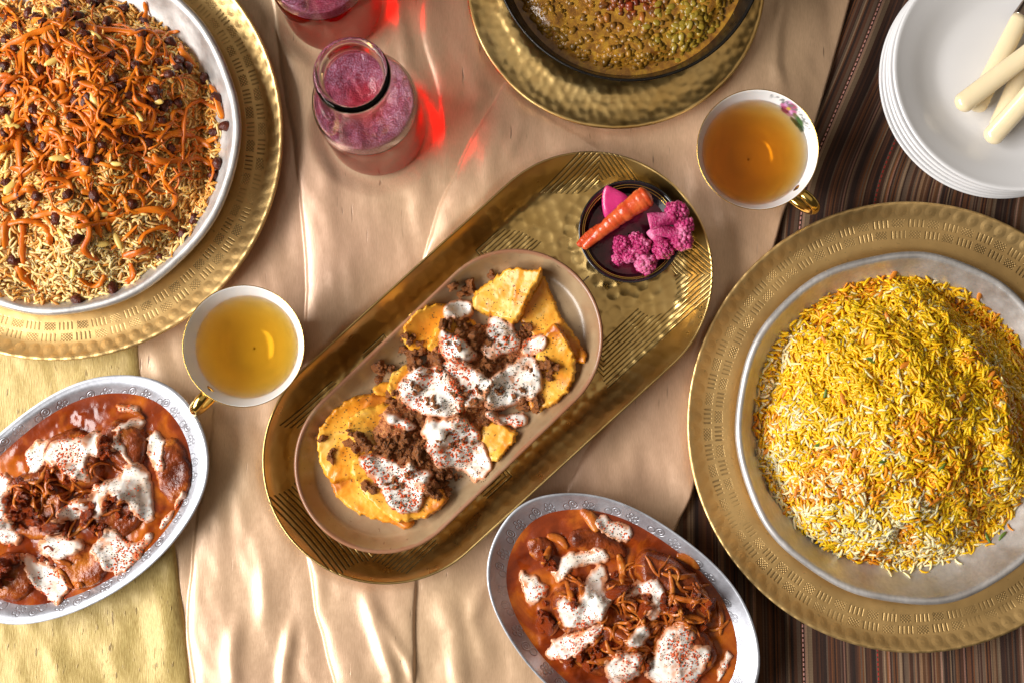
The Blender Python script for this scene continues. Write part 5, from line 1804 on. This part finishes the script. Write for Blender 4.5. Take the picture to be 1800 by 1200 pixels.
def knife(tip, through, z0, z1, label, hl=0.074):
    t = np.array([*px_c(*tip, z0), z0])
    w = np.array([*px_c(*through, z1), z1])
    d = (w - t) / np.linalg.norm(w - t)
    up = np.array([0, 0, 1.0]) - d * d[2]
    up /= np.linalg.norm(up)
    rt = empty("table_knife", t, label, "knife", "ivory handled knives on the plates")
    s = np.linspace(0, 1, 44) ** 2
    rad = 0.0074 * (1 - 0.12 * s) * np.sqrt(np.clip(1 - np.clip(1 - s * 13, 0, 1) ** 2, 0.02, 1)) * np.where(s > 0.985, 0.93, 1)
    v, f = tube(np.outer(s * hl, d), rad, 18, 0.72, up)
    obj("handle", make_mesh("handle", v, f), IVORY, rt)
    s2 = np.linspace(0, 1, 8)
    v, f = tube(np.outer(hl - 0.0006 + s2 * 0.012, d), 0.0062 - 0.002 * s2, 16, 0.7, up)
    obj("ferrule", make_mesh("ferrule", v, f), STEEL, rt)
    s3 = np.linspace(0, 1, 20)
    v, f = tube(np.outer(hl + 0.011 + s3 * 0.095, d), 0.0042 + 0.004 * np.sin(np.clip(s3 * 1.15, 0, 1) * math.pi) ** 0.5, 12, 0.13, up)
    obj("blade", make_mesh("blade", v, f), STEEL, rt)


knife((1712, 196), (1786, 48), ZTOP + 0.006, ZTOP + 0.011, "ivory handled knife showing its dark ferrule, under the crossing handle")
knife((1752, 232), (1800, 120), ZTOP + 0.006, ZTOP + 0.011, "ivory handled knife lying lowest, under the pair of front handles")
knife((1682, 190), (1800, 100), ZTOP + 0.014, ZTOP + 0.026, "ivory handled knife crossing over the one with dark ferrule", 0.08)
knife((1736, 250), (1800, 178), ZTOP + 0.008, ZTOP + 0.024, "ivory handled knife reaching closest to the plate's lower rim", 0.08)

# ------------------------------------------------------------------ pickle bowl
PKZ = ZT + 0.0002
PKR = PKZ + 0.030
PK = px_c(1108, 407, PKR)
PKr = L(92, PKR)


def pickles():
    m = M("black_lacquer")
    x, y, z = m.xyz(m.co())
    m.p(color=m.mix(m.mapr(m.noise(60, 3), 0.3, 0.7), (0.006, 0.005, 0.007, 1), (0.018, 0.014, 0.016, 1)), rough=0.12, coat=0.5, coatr=0.05)
    k = PKr / 0.0372
    h = 0.030
    o = [(0.0006, 0.0), (0.018, 0.0), (0.0215, 0.0012), (0.0255, 0.0065), (0.031, 0.015), (0.0345, 0.023), (0.0366, h - 0.0015), (0.0372, h - 0.0002), (0.0366, h + 0.0005), (0.0350, h - 0.0008), (0.0322, 0.0235), (0.0285, 0.0155), (0.0235, 0.008), (0.016, 0.0045), (0.0006, 0.0040)]
    v, f = lathe(catmull([(r * k if r > 0.001 else r, z) for r, z in o], 80), 140)
    rt = empty("pickle_bowl", (PK[0], PK[1], PKZ), "small black lacquered bowl with gold rings, holding pink pickles", "bowl")
    bb = obj("bowl_body", make_mesh("bowl_body", v, f), m.m, rt)
    tt = np.linspace(0, 2 * math.pi, 120, endpoint=False)
    for rr, zz, w in ((0.0340, 0.0278, 0.00035), (0.0327, 0.0248, 0.00045)):
        a = np.linspace(0, 2 * math.pi, 6, endpoint=False)
        rv = np.array([np.c_[(rr * k + w * math.cos(q)) * np.cos(tt), (rr * k + w * math.cos(q)) * np.sin(tt), np.full(120, zz + w * math.sin(q))] for q in a]).reshape(-1, 3)
        ff = gridfaces(7, 120)
        ff = np.where(ff >= 6 * 120, ff - 6 * 120, ff)
        obj("gold_ring", make_mesh("gold_ring", rv, ff), GILT, bb)
    brine = food_material("pickle_brine", [(0.3, (0.03, 0.002, 0.008)), (0.6, (0.10, 0.006, 0.02)), (0.8, (0.17, 0.015, 0.03))], 80, 0.08, 0.2, 200, 0.6)
    pr = [(0.0005, 0.0175), (0.010 * k, 0.0176), (0.022 * k, 0.0172), (0.0300 * k, 0.0172)]
    vb, fb = lathe(catmull(pr, 20), 90)
    obj("brine", make_mesh("brine", vb, fb), brine, rt)

    # carrots with ring grooves
    cm = M("pickled_carrot")
    cx = cm.xyz(cm.co())
    cm.p(color=cm.mix(cm.mapr(cm.noise(160, 4, co=cm.n('ShaderNodeMapping', {'Vector': cm.co(), 'Scale': (1, 1, 1)})), 0.35, 0.7), (0.50, 0.050, 0.012, 1), (0.66, 0.13, 0.035, 1)), rough=0.24, spec=0.6, sss=0.15, sssr=(1, .3, .15), ssss=0.002, normal=cm.bump(cm.noise(420, 3), 0.35, 0.0008))

    def carrot(p0, p1, z0, z1, r0, r1, label):
        a = np.array([*px_c(*p0, z0), z0])
        b = np.array([*px_c(*p1, z1), z1])
        s = np.linspace(0, 1, 90)
        bow = np.outer(np.sin(s * math.pi), np.array([-0.0008, 0.0010, 0.0008]))
        path = np.outer(s, b - a) + bow
        rad = r1 + (r0 - r1) * (1 - s) ** 0.8
        grooves = 1 - 0.055 * np.clip(np.sin(s * 70 + 2 * np.sin(s * 11)), 0.2, 1) - 0.03 * np.sin(s * 31)
        rad = rad * grooves * np.sqrt(np.clip(1 - np.clip(1 - s * 14, 0, 1) ** 2.2, 0.03, 1)) * np.sqrt(np.clip(1 - np.clip((s - 0.96) / 0.04, 0, 1) ** 2, 0.05, 1))
        v, f = tube(path, rad, 18, 0.88)
        obj("pickled_carrot", make_mesh("pickled_carrot", v, f), cm.m, loc=a, label=label, cat="pickle")
    ZP = PKZ + 0.030
    carrot((1143, 341), (1024, 437), ZP + 0.014, ZP + 0.003, 0.0086, 0.0024, "thick grooved orange pickled carrot lying across the black bowl")
    carrot((1060, 402), (1016, 433), ZP - 0.002, ZP + 0.001, 0.0048, 0.0022, "thin pickled carrot piece half hidden beneath the thick carrot")
    # turnip wedge
    tm = food_material("pickled_turnip", [(0.3, (0.50, 0.022, 0.13)), (0.6, (0.62, 0.045, 0.20)), (0.8, (0.70, 0.12, 0.30))], 60, 0.2, 0.15, 300, sss=0.2, sssr=(1, .3, .4), ssss=0.003)
    zt = ZP - 0.002
    wp = chaikin([px_c(a, b, zt) for a, b in [(1064, 328), (1071, 329), (1106, 346), (1104, 356), (1074, 384), (1064, 384), (1058, 362), (1058, 340)]], 2)
    c0 = wp.mean(0)
    rows = []
    for sc_, zz in ((0.02, 0.0), (0.9, 0.0), (1.0, 0.0008), (1.0, 0.0052), (0.94, 0.0062), (0.5, 0.0064), (0.02, 0.0064)):
        rows.append(np.c_[(wp - c0) * sc_, np.full(len(wp), zz) + (wp - c0)[:, 1] * 0.35 * sc_])
    v = np.array(rows).reshape(-1, 3)
    f = gridfaces(7, len(wp))
    obj("turnip_wedge", make_mesh("turnip_wedge", v, f), tm, loc=(c0[0], c0[1], zt - 0.004), label="magenta pickled turnip wedge behind the thick carrot", cat="pickle")

    # cauliflower florets
    fm = food_material("pickled_cauliflower", [(0.30, (0.22, 0.006, 0.05)), (0.5, (0.50, 0.034, 0.16)), (0.68, (0.72, 0.22, 0.38))], 85, 0.2, 1.0, 640, sss=0.2, sssr=(1, .35, .5), ssss=0.002)

    def floret(lobes, stems, z, label, seed, pale=0):
        c = np.array([*px_c(lobes[0][0], lobes[0][1], z), z])
        parts = []
        rs = np.random.default_rng(seed)
        for (px, py, rad, dz) in lobes:
            rad = rad * 1.18
            q = np.array([*px_c(px, py, z), z + dz]) - c
            v, f = lumpy(ICO2, 0.25, 2, seed)
            parts.append((v * rad * 0.86 * np.array([1, 1, 0.8]) + q, f))
            n = 44
            i = np.arange(n)
            ph = np.arccos(1 - 1.25 * (i + 0.5) / n)
            th = i * 2.399963
            dr = np.c_[np.cos(th) * np.sin(ph), np.sin(th) * np.sin(ph), np.cos(ph)]
            for k_ in range(n):
                rr = rad * rs.uniform(0.20, 0.38)
                parts.append((lumpy(ICO1, 0.3, 3, seed + k_)[0] * rr + q + dr[k_] * rad * rs.uniform(0.68, 0.96) * np.array([1, 1, 0.8]), ICO1[1]))
        for (pa, pb, ra, rb, dza, dzb) in stems:
            a = np.array([*px_c(*pa, z), z + dza]) - c
            b = np.array([*px_c(*pb, z), z + dzb]) - c
            s = np.linspace(0, 1, 12)[:, None]
            v, f = tube(a + (b - a) * s + np.array([0, 0, 0.001]) * np.sin(s * 3.14), ra + (rb - ra) * s[:, 0] + 0.0004 * np.sin(s[:, 0] * 9), 12, 0.85)
            parts.append((v, f))
        v, f = merge(parts)
        obj("cauliflower_floret", make_mesh("cauliflower_floret", v, f), fm, loc=c, label=label, cat="pickle")
    floret([(1185, 378, 0.0068, 0.010), (1200, 400, 0.0058, 0.008), (1196, 424, 0.0066, 0.006), (1165, 440, 0.0062, 0.004), (1128, 434, 0.0052, 0.003)],
           [((1138, 395), (1185, 385), 0.0066, 0.0045, 0.010, 0.010), ((1145, 402), (1195, 418), 0.0056, 0.0042, 0.008, 0.007), ((1145, 405), (1165, 438), 0.005, 0.004, 0.006, 0.005)], ZP, "bright pink cauliflower floret with thick stem overhanging the bowl's rim", 3)
    floret([(1093, 432, 0.0062, 0.003), (1108, 448, 0.0056, 0.002), (1135, 463, 0.0064, 0.002), (1088, 455, 0.0042, 0.0), (1118, 425, 0.005, 0.003)], [((1120, 430), (1105, 445), 0.004, 0.0035, 0.0, 0.0)], ZP - 0.003, "paler mauve cauliflower floret crumbling below the thick carrot", 8)


pickles()
